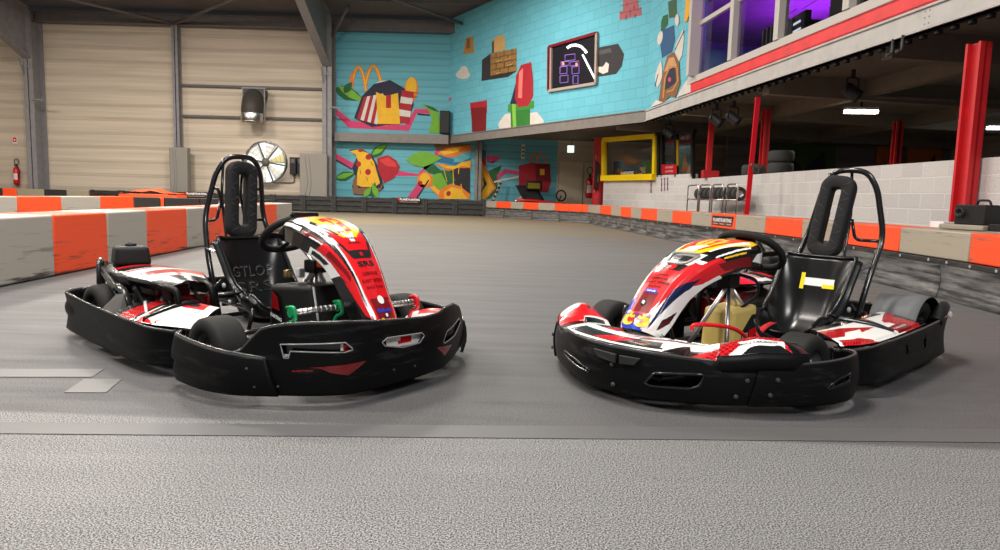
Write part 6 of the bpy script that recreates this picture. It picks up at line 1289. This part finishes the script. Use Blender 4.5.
def tyre(loc, R, w, label, group, axis=(0, 0, 1), name='tyre', hub=False):
    e = empty(name, loc); tag(e, label, 'tyre', group); h = w / 2
    mb = MB(); mb.lathe([(R * .55, -h * .8), (R * .62, -h), (R * .85, -h), (R * .97, -h * .8), (R, -h * .4), (R, h * .4), (R * .97, h * .8), (R * .85, h), (R * .62, h), (R * .55, h * .8), (R * .5, 0), (R * .55, -h * .8)], (0, 0, 0), axis, 'rubber', 30, col=(.045, .045, .045)); mb.build('tread', e)
    if hub: mb = MB(); mb.lathe([(R * .54, -h * .7), (R * .4, -h * .2), (R * .15, -h * .5), (0, -h * .5)], (0, 0, 0), axis, 'metal', 24, col=(.7, .7, .7)); mb.lathe([(R * .54, h * .7), (R * .4, h * .3), (R * .15, h * .75), (0, h * .75)], (0, 0, 0), axis, 'metal', 24, col=(.7, .7, .7)); mb.build('rim', e)
    return e
q = on_wall_top(760, -.15)
for dx, z, lb in ((0, .125, 'bottom right tyre of the stack on the low wall'), (0.0, .385, 'top tyre of the stack on the low wall, leaning on the red column'), (-.42, .125, 'bottom left tyre of the stack on the low wall')):
    w = on_wall_top(760 if dx == 0 else 739, -.3); tyre((w.x + (.1 if dx == 0 else 0), w.y, 1.53 + z), .27, .25, lb, 'stacked tyres on the low wall')
# tyre rack in front of the wall
rk = Plane((4.75, 19.0), (5.28, 14.0))
e = empty('tyre_rack', rk.p(.9, 0)); tag(e, 'chrome tube rack holding kart tyres against the block wall', 'rack')
ul = [rk.u(687.5), rk.u(698), rk.u(699.5), rk.u(710), rk.u(712), rk.u(723), rk.u(726.5), rk.u(737)]
for i in range(4):
    mb = MB(); a, b = ul[2 * i], ul[2 * i + 1]; mb.tube([p for p in fillet([rk.p(a, .4), rk.p(a, 1.30), rk.p(b, 1.30), rk.p(b, .4)], .1)], .018, (.62, .58, .56), 'metal', 8); mb.bar(rk.p(a, .46), rk.p(b, .46), .03, .03, (.5, .48, .46), 'metal'); rel(mb.build('hoop'), e)
for z, of in ((.95, .0), (.95, -.28)): mb = MB(); mb.tube([rk.p(ul[0], z, of), rk.p(ul[-1], z, of)], .016, (.6, .56, .54), 'metal', 8); rel(mb.build('shelf_rail'), e)
nt_ = 9
for i in range(nt_):
    u = lerp(rk.u(695), rk.u(732), i / (nt_ - 1)); p = rk.p(u, 1.09, -.14); ax_ = rk.t * 1.0 + rk.n * .22
    tyre(p, .155, (ul[-1] - ul[0]) / nt_ * .82 if False else .30, 'tyre in the chrome rack, ' + ['leftmost', 'second from left', 'third from left', 'fourth from left', 'middle one', 'fourth from right', 'third from right', 'second from right', 'rightmost with the shiny rim'][i], 'tyres in the chrome rack', ax_, hub=(i == nt_ - 1))
# projector box and white carton on the barrier
q, tq = pathx(936); nq = Vector((-tq.y, tq.x, 0)); ang = math.atan2(tq.y, tq.x)
e = empty('grey_slab', q + nq * .45 + Vector((0, 0, .68)), ang + .35); tag(e, 'flat grey slab with black step under the projector box', 'slab')
mb = MB(); mb.box((-.33, -.16, 0), (.16, .20, .055), srgb(150, 142, 128), 'matte', .015); mb.build('slab', e); mb = MB(); mb.box((.165, -.10, .0), (.34, .2, .075), (.02, .02, .02), 'plastic', .01); mb.build('step', e)
e = empty('projector_box', q + nq * .45 + Vector((0, 0, .737)), ang + .35); tag(e, 'black box with round lens and carry handle in front of the red column', 'projector')
mb = MB(); mb.box((-.19, -.12, .0), (.14, .16, .205), (.02, .02, .021), 'plastic', .012); mb.build('case', e)
mb = MB(); mb.lathe([(.045, 0), (.045, .05), (.036, .05), (.034, .01), (0, .01)], (-.11, -.12, .125), (0, -1, 0), 'plastic', 24, col=(.03, .03, .03)); mb.build('lens', e)
mb = MB(); mb.tube(fillet([(-.06, .02, .2), (-.05, .02, .25), (.07, .02, .25), (.09, .02, .2)], .03), .012, (.02, .02, .02), 'plastic', 8); mb.build('handle', e)
q, tq = pathx(905); nq = Vector((-tq.y, tq.x, 0)); e = empty('white_carton', q + nq * .42 + Vector((0, 0, .68)), math.atan2(tq.y, tq.x)); tag(e, 'small white box lying on the barrier left of the black projector', 'box')
mb = MB(); mb.box((-.13, -.06, 0), (.12, .07, .07), srgb(226, 226, 228), 'plastic', .006); mb.build('carton_body', e); mb = MB(); mb.tube(smooth_path([(.12, 0, .03), (.17, -.02, .05), (.20, .02, .01), (.26, .0, .01)], 6), .006, (.2, .2, .2), 'rubber', 6); mb.build('cord', e)
# fluorescent lamps, spotlights, and pipe under the gallery
def lampbar(p, q, label, mat='lamp_tube'):
    p, q = Vector(p), Vector(q); c = (p + q) / 2; e = empty('ceiling_lamp', c); tag(e, label, 'lamp', 'fluorescent lamps under the gallery')
    mb = MB(); mb.bar(p - c + Vector((0, 0, .07)), q - c + Vector((0, 0, .07)), .20, .06, (.7, .7, .7), 'plastic'); mb.build('housing', e)
    mb = MB(); mb.bar(p - c, q - c, .16, .07, (1, 1, 1), mat, Vector((0, 0, 1)), .015); mb.build('diffuser', e)
    mb = MB(); mb.bar(Vector((0, 0, .09)), Vector((0, 0, 3.45 - c.z)), .04, .04, DK, 'steel'); mb.build('hanger', e)
lampbar((7.75, 16.3, 3.02), (8.45, 16.2, 3.02), 'bright warm fluorescent lamp under the gallery above the right kart hoop')
lampbar((12.6, 18.6, 3.0), (14.2, 18.3, 3.0), 'cool white fluorescent lamp at the right edge behind the red column', 'lamp_cool')
def spot(p, rz, label):
    e = empty('spotlight', p, rz); tag(e, label, 'spotlight', 'black spotlights under the gallery')
    mb = MB(); mb.lathe([(0, -.16), (.09, -.16), (.11, -.1), (.11, .12), (.13, .16), (.10, .16), (.09, .1), (0, .09)], (0, 0, -.28), (.5, -.6, -.6), 'plastic', 20, col=(.02, .02, .022)); mb.build('lamp_body', e)
    mb = MB(); mb.tube(fillet([(-.14, 0, -.28), (-.14, 0, -.04), (.14, 0, -.04), (.14, 0, -.28)], .05), .014, (.02, .02, .02), 'plastic', 8); mb.bar((0, 0, -.04), (0, 0, .1), .05, .05, (.02, .02, .02), 'plastic'); mb.build('yoke', e)
for (px, py, Y, s, lb) in ((852, 92, 12.5, 1, 'black spotlight hanging above the bright fluorescent lamp'), (733, 118, 16, 1, 'right one of the two spotlights left of the red column'), (716, 120, 16.8, 1, 'left one of the two spotlights left of the red column'), (669, 133, 20.5, 1, 'black spotlight above the glazed partition')):
    d = ray(px, py); p = CAM + d * (Y / d.y); spot((p.x, p.y, min(p.z + .28, 3.38)), .4 * s, lb)
mb = MB(); mb.tube([(5.15, 14.6, 3.15), (10.5, 14.9, 3.12), (10.6, 14.9, 3.4)], .035, srgb(120, 112, 104), 'steel', 8); tag(mb.build('ceiling_pipe'), 'thin pipe running under the gallery to the bright lamp', 'pipe')
mb = MB()
for i in range(60):
    y = 4 + i * .28; x = lerp(5.6, 4.2, (y - 8.5) / 12.4) if True else 0; x = 4.2 + .1129 * (20.9 - y)
    mb.lathe([(.05, 0), (.05, .05), (.03, .08), (0, .08)], (x + .05, y, 3.12), (0, 0, 1), 'plastic', 8, col=(.02, .02, .02))
mb.bar((4.2 + .1129 * 16.9 + .05, 4, 3.175), (4.2 + .05, 20.8, 3.175), .03, .02, (.02, .02, .02), 'plastic'); tag(mb.build('light_garland'), 'dark unlit lamp string fixed under the white edge beam', 'lamp string')
e = empty('beam_hook', W3.p(W3.u(905, 35), 3.2, .1)); tag(e, 'pair of dark hooks hanging from the white edge beam joint', 'hook')
for s in (-.12, .12): mb = MB(); mb.tube(fillet([(0, s, 0), (0, s, -.2), (-.08, s, -.22)], .04), .02, (.04, .04, .04), 'steel', 8); mb.build('hook_rod', e)
# ------------------------------------------------------------------ worn tape on the floor
def strip(pts, c, label, mat='tape'):
    mb = MB(); vs = [ground(*p, .0) for p in pts]; o = sum(vs, Vector()) / len(vs); mb.hexa([v - o + Vector((0, 0, .001)) for v in vs] + [v - o + Vector((0, 0, .003)) for v in vs], c, mat); ob = mb.build('floor_tape'); ob.location = (o.x, o.y, 0); tag(ob, label, 'floor tape')
scuff_mat('tape', (0, 0, 0), (.10, .10, .10), (1, 14, 1), .5, .5, 1.6, .25, use_attr=True, bump=.05)
strip([(-120, 433), (1120, 444), (1120, 430.5), (-120, 422)], srgb(86, 86, 87), 'long grey tape band across the floor in front of both karts')
strip([(-60, 377.5), (92, 377.5), (104, 369.5), (-60, 369.5)], srgb(94, 94, 94), 'pale tape strip on the floor at the left edge')
strip([(64, 393), (106, 393), (122, 379.5), (84, 379.5)], srgb(94, 94, 94), 'short pale tape patch on the floor before the left kart')

# ------------------------------------------------------------------ light
def area(loc, size, power, col=(1, .96, .9), rot=(0, 0, 0), sy=None, spread=None):
    l = bpy.data.lights.new('hall_or_fill_lamp', 'AREA'); l.energy = power; l.color = col; l.shape = 'RECTANGLE'; l.size = size; l.size_y = sy or size
    if spread: l.spread = spread
    o = bpy.data.objects.new('hall_or_fill_lamp', l); COL.objects.link(o); o.location = loc; o.rotation_euler = rot; return o
WM = (1, .93, .84)
for x in (-14, -7.5, -1.5):
    for y in (4, 13, 22): area((x, y, 8.6), 2.2, (840 if y > 20 else 560 if y > 5 else 500) * (.5 if (x > -2 and y > 5) else 1), WM, sy=.6)
area((-20.5, 22, 8.6), 2.2, 500, WM, sy=.6)  # unseen lamp added to brighten the left end of the back wall
area((2.5, -3.5, 6.5), 3, 340, (1, .97, .94), (.55, .0, 0), sy=1)
area((-3.0, 1.0, 7.6), 2.5, 200, (1, .98, .96), sy=.8)
area((8.1, 16.2, 2.93), .8, 30, (1, .82, .55), sy=.2)
area(BO.p(2.2, 3.0, -1.2), .6, 10, (1, .95, .9), sy=.3)  # small fill light added inside the booth to brighten the person
area((13.4, 18.4, 2.9), 1.2, 16, (.9, .95, 1), sy=.2)
area(W3.p(5.0, 4.3, -2.6), 1.2, 110, (.46, .04, 1), (PI, 0, 0), sy=4)
area(W3.p(1.2, 5.4, -1.5), .6, 10, (.9, .95, 1), sy=.6)
w = bpy.data.worlds.new('world'); SC.world = w; w.use_nodes = True
w.node_tree.nodes['Background'].inputs[0].default_value = (.9, .95, 1, 1); w.node_tree.nodes['Background'].inputs[1].default_value = .12
vs = SC.view_settings; vs.view_transform = 'Standard'; vs.look = 'None'; vs.gamma = 1; vs.exposure = .42; vs.use_curve_mapping = False
